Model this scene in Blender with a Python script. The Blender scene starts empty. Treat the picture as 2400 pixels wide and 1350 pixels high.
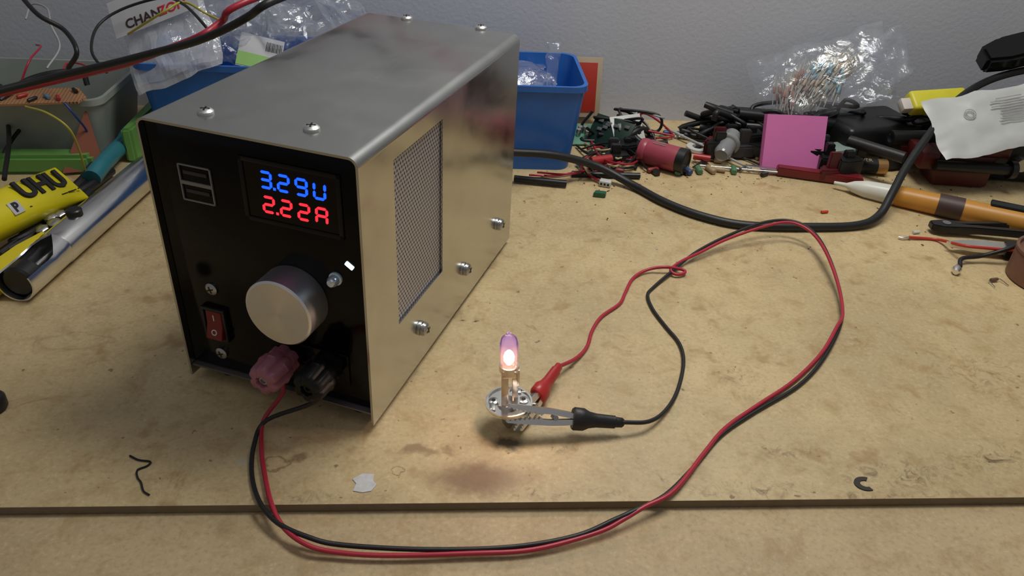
import bpy,bmesh,math,random
from mathutils import Vector,Matrix,noise
random.seed(7)
V=Vector
F=1825.0;H=.285
AX=V((.9971,.0109,.0758)).normalized();AZ=V((.0505,-.8389,-.5419)).normalized()
AY=AZ.cross(AX).normalized();AX=AY.cross(AZ)
CAM=V((0,0,H))
def ray(px,py):
    c=V((px-1200,py-675,F));return V((AX.dot(c),AY.dot(c),AZ.dot(c)))
def P(px,py,z=0):
    r=ray(px,py);return CAM+r*((z-H)/r.z)
def PY(px,py,y):
    r=ray(px,py);return CAM+r*(y/r.y)
sc=bpy.context.scene
# ---------------------------------------------------------------- camera
cd=bpy.data.cameras.new('camera');co=bpy.data.objects.new('camera',cd);sc.collection.objects.link(co)
cd.sensor_width=36;cd.lens=36*F/2400;cd.clip_start=.01;cd.clip_end=20
R=Matrix(((AX.x,-AX.y,-AX.z),(AY.x,-AY.y,-AY.z),(AZ.x,-AZ.y,-AZ.z)))
co.matrix_world=Matrix.Translation(CAM)@R.to_4x4()
sc.camera=co
# ---------------------------------------------------------------- materials
def nodes(name):
    m=bpy.data.materials.new(name);m.use_nodes=True
    nt=m.node_tree;return m,nt,nt.nodes['Principled BSDF'],nt.nodes['Material Output']
def N(nt,t,**k):
    n=nt.nodes.new(t)
    for a,b in k.items():setattr(n,a,b)
    return n
def mth(nt,op,a,b=None,c=None):
    n=N(nt,'ShaderNodeMath',operation=op)
    for i,v in enumerate((a,b,c)):
        if v is None:continue
        if isinstance(v,(int,float)):n.inputs[i].default_value=v
        else:nt.links.new(v,n.inputs[i])
    return n.outputs[0]
MC={}
def mat(name,col,rough=.5,metal=0,var=.12,scale=60,bump=0,bscale=300,spec=.5,emit=None,es=0,trans=0,alpha=1,coat=0):
    if name in MC:return MC[name]
    m,nt,b,o=nodes(name)
    tc=N(nt,'ShaderNodeTexCoord')
    nz=N(nt,'ShaderNodeTexNoise');nz.inputs['Scale'].default_value=scale;nz.inputs['Detail'].default_value=4
    nt.links.new(tc.outputs['Object'],nz.inputs['Vector'])
    mx=N(nt,'ShaderNodeMix',data_type='RGBA')
    mx.inputs[6].default_value=(*[c*(1-var) for c in col],1);mx.inputs[7].default_value=(*[min(1,c*(1+var)) for c in col],1)
    nt.links.new(nz.outputs['Fac'],mx.inputs[0]);nt.links.new(mx.outputs[2],b.inputs['Base Color'])
    b.inputs['Roughness'].default_value=rough;b.inputs['Metallic'].default_value=metal
    b.inputs['Specular IOR Level'].default_value=spec
    b.inputs['Transmission Weight'].default_value=trans
    b.inputs['Alpha'].default_value=alpha
    b.inputs['Coat Weight'].default_value=coat
    if emit:
        b.inputs['Emission Color'].default_value=(*emit,1);b.inputs['Emission Strength'].default_value=es
    if bump:
        n2=N(nt,'ShaderNodeTexNoise');n2.inputs['Scale'].default_value=bscale
        bp=N(nt,'ShaderNodeBump');bp.inputs['Strength'].default_value=bump;bp.inputs['Distance'].default_value=.001
        nt.links.new(tc.outputs['Object'],n2.inputs['Vector']);nt.links.new(n2.outputs['Fac'],bp.inputs['Height']);nt.links.new(bp.outputs[0],b.inputs['Normal'])
    MC[name]=m;return m
def plastic_film(name,tint=(.9,.92,.95),milky=.06,gl=.14):
    if name in MC:return MC[name]
    m,nt,b,o=nodes(name)
    tr=N(nt,'ShaderNodeBsdfTransparent');tr.inputs[0].default_value=(.97,.98,1,1)
    gs=N(nt,'ShaderNodeBsdfGlossy');gs.inputs['Roughness'].default_value=.12;gs.inputs[0].default_value=(.95,.97,1,1)
    df=N(nt,'ShaderNodeBsdfDiffuse');df.inputs[0].default_value=(*tint,1)
    lw=N(nt,'ShaderNodeLayerWeight');lw.inputs[0].default_value=.35
    tc=N(nt,'ShaderNodeTexCoord');nz=N(nt,'ShaderNodeTexNoise');nz.inputs['Scale'].default_value=60;nz.inputs['Detail'].default_value=4
    nz.inputs['Distortion'].default_value=1.2
    nt.links.new(tc.outputs['Object'],nz.inputs['Vector'])
    bp=N(nt,'ShaderNodeBump');bp.inputs['Strength'].default_value=.7;bp.inputs['Distance'].default_value=.004
    nt.links.new(nz.outputs['Fac'],bp.inputs['Height'])
    nt.links.new(bp.outputs[0],gs.inputs['Normal'])
    nt.links.new(bp.outputs[0],lw.inputs['Normal'])
    m1=N(nt,'ShaderNodeMixShader');m1.inputs[0].default_value=milky
    nt.links.new(tr.outputs[0],m1.inputs[1]);nt.links.new(df.outputs[0],m1.inputs[2])
    m2=N(nt,'ShaderNodeMixShader')
    f=mth(nt,'MULTIPLY_ADD',lw.outputs['Facing'],.40,gl*.3)
    f=mth(nt,'MINIMUM',f,.9)
    nt.links.new(f,m2.inputs[0]);nt.links.new(m1.outputs[0],m2.inputs[1]);nt.links.new(gs.outputs[0],m2.inputs[2])
    nt.links.new(m2.outputs[0],o.inputs['Surface'])
    MC[name]=m;return m

black=mat('black_plastic',(.010,.010,.011),.38)
blackr=mat('black_rubber',(.012,.012,.013),.45,bump=.1)
gloss=mat('black_acrylic',(.002,.002,.003),.10,var=.05,spec=.2)
white=mat('white_plastic',(.62,.62,.60),.4)
red=mat('red_plastic',(.40,.025,.025),.35)
redw=mat('red_wire_sheath',(.42,.022,.045),.38)
chrome=mat('nickel_metal',(.90,.89,.86),.33,1)
steel=mat('dull_steel',(.5,.5,.5),.35,1)
dark=mat('dark_recess',(.01,.01,.01),.6)
blue=mat('blue_plastic',(.025,.17,.60),.3,trans=.2)
yellow=mat('yellow_plastic',(.68,.56,.03),.4)
green=mat('green_plastic',(.14,.33,.08),.4)
pcbg=mat('green_circuit_board',(.02,.10,.05),.4)
film=plastic_film('clear_bag_film')
filmm=plastic_film('milky_bag_film',milky=.35)
# ---------------------------------------------------------------- mesh tools
def fr(o,x,up=(0,0,1)):
    x=V(x).normalized();up=V(up);y=up.cross(x)
    if y.length<1e-5:y=V((0,1,0)).cross(x)
    y.normalize();z=x.cross(y)
    m=Matrix((x,y,z)).transposed().to_4x4();m.translation=V(o);return m
def T(*a):return Matrix.Translation(V(a))
def Rr(deg,ax):return Matrix.Rotation(math.radians(deg),4,ax)
class M:
    def __init__(s):s.bm=bmesh.new()
    def add(s,tb,mtx=None,mi=0):
        for f in tb.faces:f.material_index=mi
        if mtx is not None:tb.transform(mtx)
        me=bpy.data.meshes.new('t');tb.to_mesh(me);s.bm.from_mesh(me);bpy.data.meshes.remove(me);tb.free();return s
    def box(s,sx,sy,sz,bev=0,mtx=None,mi=0,c=(0,0,0),seg=2):
        tb=bmesh.new();bmesh.ops.create_cube(tb,size=1)
        for v in tb.verts:v.co=V((v.co.x*sx+c[0],v.co.y*sy+c[1],v.co.z*sz+c[2]))
        if bev:bmesh.ops.bevel(tb,geom=tb.edges[:],offset=bev,segments=seg,affect='EDGES',profile=.5)
        return s.add(tb,mtx,mi)
    def lathe(s,prof,mtx=None,mi=0,n=32,sy=1,sz=1,flute=0,nf=0):
        tb=bmesh.new();rings=[]
        for x,r in prof:
            if r<=1e-7:rings.append([tb.verts.new((x,0,0))]);continue
            ring=[]
            for i in range(n):
                a=2*math.pi*i/n;rr=r*(1-flute*(.5+.5*math.cos(nf*a))**3) if nf else r
                ring.append(tb.verts.new((x,rr*math.cos(a)*sy,rr*math.sin(a)*sz)))
            rings.append(ring)
        for a,b in zip(rings,rings[1:]):
            if len(a)==1 and len(b)==1:continue
            for i in range(n):
                j=(i+1)%n
                if len(a)==1:tb.faces.new((a[0],b[j],b[i]))
                elif len(b)==1:tb.faces.new((a[i],a[j],b[0]))
                else:tb.faces.new((a[i],a[j],b[j],b[i]))
        for e in (rings[0],rings[-1]):
            if len(e)>2:tb.faces.new(e)
        bmesh.ops.recalc_face_normals(tb,faces=tb.faces[:])
        return s.add(tb,mtx,mi)
    def tube(s,pts,r,mtx=None,mi=0,n=8,sub=6,smooth=True):
        pts=[V(p) for p in pts]
        if smooth and len(pts)>2:
            q=[pts[0]*2-pts[1]]+pts+[pts[-1]*2-pts[-2]];o=[]
            for i in range(1,len(q)-2):
                a,b,c,d=q[i-1:i+3]
                for k in range(sub):
                    t=k/sub;o.append(.5*((2*b)+(c-a)*t+(2*a-5*b+4*c-d)*t*t+(3*b-a-3*c+d)*t**3))
            o.append(pts[-1]);pts=o
        tb=bmesh.new();rings=[];up=None
        for i,p in enumerate(pts):
            d=(pts[min(i+1,len(pts)-1)]-pts[max(i-1,0)]).normalized()
            if up is None:up=d.orthogonal().normalized()
            up=(up-d*up.dot(d))
            up=up.normalized() if up.length>1e-6 else d.orthogonal().normalized()
            w=d.cross(up)
            rings.append([tb.verts.new(p+(up*math.cos(2*math.pi*k/n)+w*math.sin(2*math.pi*k/n))*r) for k in range(n)])
        for a,b in zip(rings,rings[1:]):
            for i in range(n):tb.faces.new((a[i],a[(i+1)%n],b[(i+1)%n],b[i]))
        tb.faces.new(rings[0][::-1]);tb.faces.new(rings[-1])
        bmesh.ops.recalc_face_normals(tb,faces=tb.faces[:])
        return s.add(tb,mtx,mi)
    def prism(s,poly,th,mtx=None,mi=0,bev=0):
        tb=bmesh.new();a=[tb.verts.new((x,y,0)) for x,y in poly];b=[tb.verts.new((x,y,th)) for x,y in poly]
        n=len(poly);tb.faces.new(a[::-1]);tb.faces.new(b)
        for i in range(n):tb.faces.new((a[i],a[(i+1)%n],b[(i+1)%n],b[i]))
        bmesh.ops.recalc_face_normals(tb,faces=tb.faces[:])
        if bev:bmesh.ops.bevel(tb,geom=tb.edges[:],offset=bev,segments=2,affect='EDGES')
        return s.add(tb,mtx,mi)
    def ring(s,ro,ri,th,mtx=None,mi=0,n=32,a0=0,a1=360):
        tb=bmesh.new();full=a1-a0>=360;k=n if full else n+1;R=[]
        for i in range(k):
            a=math.radians(a0+(a1-a0)*i/n);c,q=math.cos(a),math.sin(a)
            R.append([tb.verts.new((r*c,r*q,z)) for r,z in ((ri,0),(ro,0),(ro,th),(ri,th))])
        for i in range(n):
            A=R[i];B=R[(i+1)%k]
            for j in range(4):tb.faces.new((A[j],A[(j+1)%4],B[(j+1)%4],B[j]))
        if not full:tb.faces.new(R[0]);tb.faces.new(R[-1])
        bmesh.ops.recalc_face_normals(tb,faces=tb.faces[:])
        return s.add(tb,mtx,mi)
    def pillow(s,w,h,t,cr=.006,seed=0,n=22,mtx=None,mi=0,sc_=35,pw=4):
        tb=bmesh.new();g={}
        for side in (1,-1):
            for i in range(n+1):
                for j in range(n+1):
                    u=-1+2*i/n;v=-1+2*j/n
                    th=t*.5*max(0,(1-abs(u)**pw)*(1-abs(v)**pw))**.5
                    p=V((u*w/2,v*h/2,side*th))
                    q=noise.noise_vector(p*sc_+V((seed*7.3,seed,seed*3)))*cr+noise.noise_vector(p*sc_*2.7+V((seed,0,9)))*cr*.5
                    g[side,i,j]=tb.verts.new(p+q)
            for i in range(n):
                for j in range(n):
                    f=(g[side,i,j],g[side,i+1,j],g[side,i+1,j+1],g[side,i,j+1])
                    tb.faces.new(f if side==1 else f[::-1])
        bmesh.ops.remove_doubles(tb,verts=tb.verts[:],dist=1e-6)
        return s.add(tb,mtx,mi)
    def done(s,name,mats,parent=None,mw=None,smooth=35,label=None,cat=None,**props):
        bm=s.bm
        bm.normal_update()
        if smooth:
            for f in bm.faces:f.smooth=True
            th=math.radians(smooth)
            for e in bm.edges:
                e.smooth=not(len(e.link_faces)==2 and e.calc_face_angle(0)>th)
        me=bpy.data.meshes.new(name);bm.to_mesh(me);bm.free()
        for m in (mats if isinstance(mats,(list,tuple)) else [mats]):me.materials.append(m)
        ob=bpy.data.objects.new(name,me);sc.collection.objects.link(ob)
        if parent:ob.parent=parent
        if mw is not None:ob.matrix_local=mw
        if label:ob['label']=label
        if cat:ob['category']=cat
        for k,v in props.items():ob[k]=v
        return ob
def top(name,label,cat,mw=None,**props):
    e=bpy.data.objects.new(name,None);e.empty_display_size=.01;sc.collection.objects.link(e)
    if mw is not None:e.matrix_world=mw
    e['label']=label;e['category']=cat
    for k,v in props.items():e[k]=v
    return e
def text(body,size,name,m,parent,mw,ext=.0001,bold=0,sx=1):
    c=bpy.data.curves.new(name,'FONT');c.body=body;c.size=size;c.extrude=ext;c.align_x='CENTER';c.align_y='CENTER';c.offset=bold
    t=bpy.data.objects.new('tmp',c);sc.collection.objects.link(t);bpy.context.view_layer.update()
    me=bpy.data.meshes.new_from_object(t.evaluated_get(bpy.context.evaluated_depsgraph_get()))
    bpy.data.objects.remove(t);me.materials.clear();me.materials.append(m)
    for v in me.vertices:v.co.x*=sx
    o=bpy.data.objects.new(name,me);sc.collection.objects.link(o);o.parent=parent;o.matrix_local=mw;return o
def wire(name,pts,r,m,label,cat='cable',n=10,sub=7,parent=None):
    return M().tube(pts,r,n=n,sub=sub).done(name,m,parent,label=label,cat=cat,smooth=60) if not parent else M().tube(pts,r,n=n,sub=sub).done(name,m,parent,smooth=60)
# ---------------------------------------------------------------- table board material
def mdf(name,base,stains=(),dirt=True):
    m,nt,b,o=nodes(name)
    tc=N(nt,'ShaderNodeTexCoord');oc=tc.outputs['Object']
    def nz(s,d=6,dist=0,rough=.6):
        n=N(nt,'ShaderNodeTexNoise');n.inputs['Scale'].default_value=s;n.inputs['Detail'].default_value=d;n.inputs['Distortion'].default_value=dist
        n.inputs['Roughness'].default_value=rough
        nt.links.new(oc,n.inputs['Vector']);return n
    def mix(a,bc,f):
        x=N(nt,'ShaderNodeMix',data_type='RGBA')
        if isinstance(a,tuple):x.inputs[6].default_value=(*a,1)
        else:nt.links.new(a,x.inputs[6])
        if isinstance(bc,tuple):x.inputs[7].default_value=(*bc,1)
        else:nt.links.new(bc,x.inputs[7])
        nt.links.new(f,x.inputs[0]);return x.outputs[2]
    def rng(v,a,b_,c=0,d=1):
        n=N(nt,'ShaderNodeMapRange');n.inputs[1].default_value=a;n.inputs[2].default_value=b_;n.inputs[3].default_value=c;n.inputs[4].default_value=d
        nt.links.new(v,n.inputs[0]);return n.outputs[0]
    big=nz(9).outputs['Fac'];fine=nz(420,5).outputs['Fac'];mid=nz(60,7,.4,.7).outputs['Fac']
    col=mix(tuple(c*.86 for c in base),tuple(min(1,c*1.12) for c in base),rng(big,.35,.65))
    col=mix(col,tuple(c*.62 for c in base),rng(fine,.52,.72,0,.55))
    col=mix(col,tuple(min(1,c*1.4) for c in base),rng(fine,.44,.30,0,.45))
    col=mix(col,(base[0]*.72,base[1]*.64,base[2]*.53),rng(mid,.49,.68,0,.7))
    if dirt:
        spots=nz(34,3,.2).outputs['Fac'];col=mix(col,(base[0]*.62,base[1]*.48,base[2]*.36),rng(spots,.61,.69,0,.55))
        sp2=nz(150,2).outputs['Fac'];col=mix(col,(base[0]*.30,base[1]*.24,base[2]*.20),rng(sp2,.70,.74,0,.75))
        sc2=nz(22,9,2.5,.75).outputs['Fac'];col=mix(col,(base[0]*.48,base[1]*.36,base[2]*.25),rng(sc2,.58,.74,0,.65))
    dv=N(nt,'ShaderNodeVectorMath',operation='MULTIPLY_ADD')
    n3=nz(70,5);nt.links.new(n3.outputs['Color'],dv.inputs[0]);dv.inputs[1].default_value=(.016,.016,0)
    sb=N(nt,'ShaderNodeVectorMath',operation='SUBTRACT');nt.links.new(oc,sb.inputs[0]);sb.inputs[1].default_value=(.008,.008,0)
    nt.links.new(sb.outputs[0],dv.inputs[2])
    grit=nz(110,9,1.6,.75).outputs['Fac']
    for (p,rx,ry,c,st,mode) in stains:
        s1=N(nt,'ShaderNodeVectorMath',operation='SUBTRACT');nt.links.new(dv.outputs[0],s1.inputs[0]);s1.inputs[1].default_value=(p.x,p.y,0)
        s2=N(nt,'ShaderNodeVectorMath',operation='MULTIPLY');nt.links.new(s1.outputs[0],s2.inputs[0]);s2.inputs[1].default_value=(1/rx,1/ry,0)
        s3=N(nt,'ShaderNodeVectorMath',operation='LENGTH');nt.links.new(s2.outputs[0],s3.inputs[0])
        if mode=='ring':
            f=mth(nt,'SUBTRACT',s3.outputs['Value'],.85);f=mth(nt,'ABSOLUTE',f);f=rng(f,.15,0,0,st)
        else:f=rng(s3.outputs['Value'],1,.45 if mode=='' else 0.1,0,st)
        if mode=='grit':f=mth(nt,'MULTIPLY',f,rng(grit,.50,.64))
        col=mix(col,c,f)
    nt.links.new(col,b.inputs['Base Color']);b.inputs['Roughness'].default_value=.5;b.inputs['Specular IOR Level'].default_value=.35
    bp=N(nt,'ShaderNodeBump');bp.inputs['Strength'].default_value=.15;bp.inputs['Distance'].default_value=.0005
    nt.links.new(fine,bp.inputs['Height']);nt.links.new(bp.outputs[0],b.inputs['Normal'])
    return m
dk=(.10,.06,.028);br=(.20,.11,.045)
S=[(P(1130,1115),.034,.016,(.20,.105,.045),.75,'soft'),(P(1110,1120),.024,.011,(.18,.095,.04),.6,''),(P(1190,1040),.012,.006,(.03,.022,.018),.8,''),
(P(1310,1050),.014,.004,dk,.8,'grit'),(P(980,1055),.012,.004,(.22,.13,.06),.7,''),(P(650,1085),.008,.006,(.18,.11,.05),.7,'ring'),(P(700,1070),.006,.004,(.17,.1,.05),.7,''),
(P(935,1105),.003,.003,br,.8,'ring'),(P(1050,1050),.004,.003,br,.5,''),(P(1115,752),.003,.0015,(.02,.012,.008),.9,''),(P(1085,750),.0015,.001,dk,.9,''),
(P(1110,830),.006,.004,br,.6,'grit'),(P(1720,880),.022,.012,br,.8,'grit'),(P(1100,920),.01,.006,br,.6,'grit'),(P(1260,800),.002,.001,dk,.8,''),
(P(180,800),.022,.01,br,.25,'ring'),(P(900,1160),.01,.003,dk,.5,'grit'),(P(1400,770),.02,.005,br,.5,'grit'),(P(1850,1060),.03,.008,br,.7,'grit'),
(P(2100,1110),.045,.014,dk,.85,'grit'),(P(2330,1080),.04,.018,dk,.85,'grit'),(P(1750,1145),.05,.006,dk,.85,'grit'),(P(1300,1155),.06,.004,dk,.75,'grit'),
(P(700,1165),.06,.004,dk,.6,'grit'),(P(2000,800),.03,.02,br,.5,'grit'),(P(1450,560),.04,.02,br,.45,'grit'),(P(2300,880),.06,.035,br,.6,'grit'),
(P(1250,770),.008,.006,br,.6,'grit'),(P(1610,1110),.012,.003,dk,.7,'grit'),(P(575,1080),.005,.003,(.5,.48,.42),.6,''),(P(1540,1120),.006,.003,dk,.6,'grit'),(P(2050,1160),.09,.004,dk,.8,'grit')]
BASE=(.56,.43,.235)
board=mdf('fibreboard_stained',BASE,S)
board2=mdf('fibreboard_clean',(.50,.38,.22),[],False)
yE0=P(0,1187).y;yE1=P(2400,1168).y;yE=(yE0+yE1)/2
TB=.005
wbd=M().box(2.0,1.0,TB,.0006,c=(0,yE+.5,-TB/2)).done('work_board',[board,mat('shaded_cut_edge',(.20,.15,.09),.8,var=.2,scale=200)],label='stained raw fibreboard work surface under everything',cat='board')
for p in wbd.data.polygons:
    if p.normal.y<-.5:p.material_index=1  # front edge coloured darker, deepening the shade on that side
M().box(2.2,1.6,.03,.001,c=(0,.03,-TB-.0152)).done('table_top',board2,label='pale fibreboard bench top beneath the work board',cat='table')
# wall
wm,nt,b,o=nodes('painted_wall')
tc=N(nt,'ShaderNodeTexCoord');n1=N(nt,'ShaderNodeTexNoise');n1.inputs['Scale'].default_value=260;n1.inputs['Detail'].default_value=3
nt.links.new(tc.outputs['Object'],n1.inputs['Vector'])
bp=N(nt,'ShaderNodeBump');bp.inputs['Strength'].default_value=.3;bp.inputs['Distance'].default_value=.001
nt.links.new(n1.outputs['Fac'],bp.inputs['Height']);nt.links.new(bp.outputs[0],b.inputs['Normal'])
n2=N(nt,'ShaderNodeTexNoise');n2.inputs['Scale'].default_value=6
nt.links.new(tc.outputs['Object'],n2.inputs['Vector'])
mx=N(nt,'ShaderNodeMix',data_type='RGBA');mx.inputs[6].default_value=(.51,.53,.59,1);mx.inputs[7].default_value=(.56,.58,.64,1)
nt.links.new(n2.outputs['Fac'],mx.inputs[0]);nt.links.new(mx.outputs[2],b.inputs['Base Color']);b.inputs['Roughness'].default_value=.75
WY=.765
M().box(2.6,.05,1.9,0,c=(0,WY+.025,.3)).done('wall_back',wm,kind='structure')
M().box(2.6,3.0,.04,0,c=(0,-.6,-.72)).done('floor',mat('floor_grey',(.2,.19,.18),.7),kind='structure')

# ================================================================ POWER SUPPLY
W=.1115;D=.216;HT=.1482;Z0=.004
YAW=-22.0
wdir=V((math.cos(math.radians(YAW)),math.sin(math.radians(YAW)),0));ddir=V((-wdir.y,wdir.x,0))
BR=P(876,998,Z0);O=BR-wdir*W;O.z=0
PM=Matrix.Translation(O)@Rr(YAW,'Z')
PI=PM.inverted()
def L(p,n,px,py):
    o=PI@CAM;r=PI.to_3x3()@ray(px,py);n=V(n);t=(V(p)-o).dot(n)/r.dot(n);return o+r*t
def FL(px,py,y=.004):return L((0,y,0),(0,1,0),px,py)
def SL(px,py):return L((W,0,0),(1,0,0),px,py)
def TL(px,py):return L((0,0,Z0+HT),(0,0,1),px,py)
ps=top('power_supply','brushed steel bench power supply with black front panel','power supply',PM)
def brushed(name,dirv,rough,col):
    m,nt,b,o=nodes(name);tc=N(nt,'ShaderNodeTexCoord');mp=N(nt,'ShaderNodeMapping');mp.inputs['Scale'].default_value=dirv
    nt.links.new(tc.outputs['Object'],mp.inputs[0]);n=N(nt,'ShaderNodeTexNoise');n.inputs['Scale'].default_value=1;n.inputs['Detail'].default_value=6
    nt.links.new(mp.outputs[0],n.inputs['Vector'])
    g=N(nt,'ShaderNodeTexNoise');g.inputs['Scale'].default_value=24;g.inputs['Detail'].default_value=5;g.inputs['Distortion'].default_value=1.0
    nt.links.new(tc.outputs['Object'],g.inputs['Vector'])
    f=mth(nt,'MULTIPLY_ADD',n.outputs['Fac'],.06,rough-.03);f=mth(nt,'MULTIPLY_ADD',g.outputs['Fac'],.30,mth(nt,'SUBTRACT',f,.15))
    nt.links.new(f,b.inputs['Roughness']);b.inputs['Metallic'].default_value=1
    mx=N(nt,'ShaderNodeMix',data_type='RGBA');mx.inputs[6].default_value=(*[c*.72 for c in col],1);mx.inputs[7].default_value=(*[c*1.10 for c in col],1)
    nt.links.new(mth(nt,'MULTIPLY_ADD',g.outputs['Fac'],.8,mth(nt,'MULTIPLY',n.outputs['Fac'],.2)),mx.inputs[0]);nt.links.new(mx.outputs[2],b.inputs['Base Color'])
    bp=N(nt,'ShaderNodeBump');bp.inputs['Strength'].default_value=.02;bp.inputs['Distance'].default_value=.0004
    w=N(nt,'ShaderNodeTexNoise');w.inputs['Scale'].default_value=14;w.inputs['Detail'].default_value=1.5
    nt.links.new(tc.outputs['Object'],w.inputs['Vector'])
    nt.links.new(n.outputs['Fac'],bp.inputs['Height'])
    bp2=N(nt,'ShaderNodeBump');bp2.inputs['Strength'].default_value=.26;bp2.inputs['Distance'].default_value=.005
    nt.links.new(w.outputs['Fac'],bp2.inputs['Height']);nt.links.new(bp.outputs[0],bp2.inputs['Normal'])
    nt.links.new(bp2.outputs[0],b.inputs['Normal']);return m
case_m=brushed('brushed_steel_case',(400,12,400),.21,(.60,.605,.575))
def arcpts(cx,cz,r,a0,a1,n=18):
    return [(cx+r*math.cos(math.radians(a0+(a1-a0)*i/n)),cz+r*math.sin(math.radians(a0+(a1-a0)*i/n))) for i in range(n+1)]
th=.0012;ro=.0048;zt=Z0+HT
outer=[(0,Z0)]+arcpts(ro,zt-ro,ro,180,90)+arcpts(W-ro,zt-ro,ro,90,0)+[(W,Z0)]
inner=[(W-th,Z0)]+arcpts(W-ro,zt-ro,ro-th,0,90)+arcpts(ro,zt-ro,ro-th,90,180)+[(th,Z0)]
cov=M().prism(outer+inner,D,Matrix(((1,0,0,0),(0,0,1,0),(0,1,0,0),(0,0,0,1)))).done('case_cover',case_m,ps,smooth=0,label='bent brushed steel cover with punched side window')
g=[SL(918,372),SL(1040,283),SL(1035,640),SL(938,755)]
gy0=(g[0].y+g[3].y)/2;gy1=(g[1].y+g[2].y)/2;gz1=(g[0].z+g[1].z)/2;gz0=(g[2].z+g[3].z)/2
cut=M().box(.01,gy1-gy0,gz1-gz0,0,c=(W,(gy0+gy1)/2,(gz0+gz1)/2)).done('cut',dark,ps,smooth=0)
md=cov.modifiers.new('b','BOOLEAN');md.object=cut;md.solver='EXACT'
bpy.context.view_layer.update()
me=bpy.data.meshes.new_from_object(cov.evaluated_get(bpy.context.evaluated_depsgraph_get()))
cov.modifiers.clear();cov.data=me;bpy.data.objects.remove(cut)
for p in me.polygons:p.use_smooth=False
# grille
gm,nt,b,o=nodes('perforated_steel');tc=N(nt,'ShaderNodeTexCoord')
def lat(off):
    a=N(nt,'ShaderNodeVectorMath',operation='MULTIPLY_ADD');nt.links.new(tc.outputs['Object'],a.inputs[0])
    s=1/.0026;a.inputs[1].default_value=(0,s,s/1.732);a.inputs[2].default_value=(0,off+20,off+20)
    f=N(nt,'ShaderNodeVectorMath',operation='FRACTION');nt.links.new(a.outputs[0],f.inputs[0])
    c=N(nt,'ShaderNodeVectorMath',operation='SUBTRACT');nt.links.new(f.outputs[0],c.inputs[0]);c.inputs[1].default_value=(0,.5,.5)
    k=N(nt,'ShaderNodeVectorMath',operation='MULTIPLY');nt.links.new(c.outputs[0],k.inputs[0]);k.inputs[1].default_value=(0,1,1.732)
    l=N(nt,'ShaderNodeVectorMath',operation='LENGTH');nt.links.new(k.outputs[0],l.inputs[0]);return l.outputs['Value']
hole=mth(nt,'LESS_THAN',mth(nt,'MINIMUM',lat(0),lat(.5)),.30)
mx=N(nt,'ShaderNodeMix',data_type='RGBA');mx.inputs[6].default_value=(.44,.44,.50,1);mx.inputs[7].default_value=(.03,.03,.035,1)
nt.links.new(hole,mx.inputs[0]);nt.links.new(mx.outputs[2],b.inputs['Base Color'])
nt.links.new(mth(nt,'MULTIPLY',mth(nt,'SUBTRACT',1,hole),.6),b.inputs['Metallic']);b.inputs['Roughness'].default_value=.45
M().box(.0006,gy1-gy0+.006,gz1-gz0+.006,0,c=(W-th-.0006,(gy0+gy1)/2,(gz0+gz1)/2)).done('ventilation_grille',gm,ps,label='perforated grey metal grille')
fp=M().box(W-2*th-.0004,.003,HT-th-.0085,.0003,c=(W/2,.0055,Z0+.008+(HT-th-.0085)/2)).done('front_panel',gloss,ps,label='glossy black acrylic front panel')
M().box(W-2*th-.0004,.002,HT-th-.008,.0003,c=(W/2,D-.004,Z0+.008+(HT-th-.008)/2)).done('rear_panel',black,ps)
M().box(W-2*th-.0004,D-.004,.0012,.0002,c=(W/2,D/2-.001,Z0+.0065)).done('bottom_plate',mat('grey_steel',(.22,.2,.19),.5,.9),ps)
for fx,fy in ((.015,.015),(W-.015,.015),(.015,D-.02),(W-.015,D-.02)):
    M().lathe([(0,0),(0,.005),(.006,.006),(Z0+.006,.006),(Z0+.006,0)],fr((fx,fy,0),(0,0,1),(1,0,0))).done('foot',blackr,ps)
PF=.004
TOV=lambda o:fr(o,(0,-1,0))
def screw(name,o,d,r=.0034,h=.0022,parent=ps,washer=False,m=chrome):
    mt=fr(o,d);s=M()
    b0=0
    if washer:
        s.lathe([(0,0),(0,r*1.15),(.0008,r*1.15),(.0008,r*.8),(.0016,r*.8),(.0016,r*1.1),(.0024,r*1.1),(.0024,0)],mt,0,24);b0=.0024
    s.lathe([(b0,0),(b0,r),(b0+h*.45,r),(b0+h*.8,r*.78),(b0+h,r*.4),(b0+h,0)],mt,0,24)
    for a in (20,110):
        s.box(.0003,r*1.1,r*.22,0,mt@Rr(a,'X')@T(b0+h,0,0),1)
    return s.done(name,[m,dark],parent)
for q in ((482,264),(730,303),(953,44),(1127,67)):
    p=TL(*q);screw('screw',(p.x,p.y,zt),(0,0,1),.0038)
for q in ((1166,525),(1087,630),(987,769)):
    p=SL(*q);screw('screw',(W,p.y,max(p.z,Z0+.005)),(1,0,0),.0038,.0022,washer=True,m=steel)
for q in ((496,677),(520,827)):
    p=FL(*q);screw('screw',(p.x,PF,p.z),(0,-1,0),.0034,.0015,m=steel)
# USB
c=(FL(420,383)+FL(503,480)+FL(498,397)+FL(428,465))/4
uw=(FL(500,440)-FL(424,424)).length;uh=(FL(424,465)-FL(420,383)).length
usb=M()
t=.0007
for sx in (-1,1):usb.box(t,.001,uh,.0001,c=(c.x+sx*(uw/2-t/2),PF-.0003,c.z))
for sz in (-1,1):usb.box(uw,.001,t,.0001,c=(c.x,PF-.0003,c.z+sz*(uh/2-t/2)))
usb.box(uw-t,.001,.0018,.0001,c=(c.x,PF-.0003,c.z))
usbo=usb.done('usb_port',mat('usb_metal',(.28,.28,.28),.4,.5),ps,label='double grey metal usb socket')
uq=M()
for sz in (-1,1):uq.box(uw*.72,.0008,.0018,.0002,c=(c.x,PF-.0002,c.z+sz*uh*.25+.0006))
uq.done('contact_tongue',mat('tongue_grey',(.03,.03,.035),.5),usbo)
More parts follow.
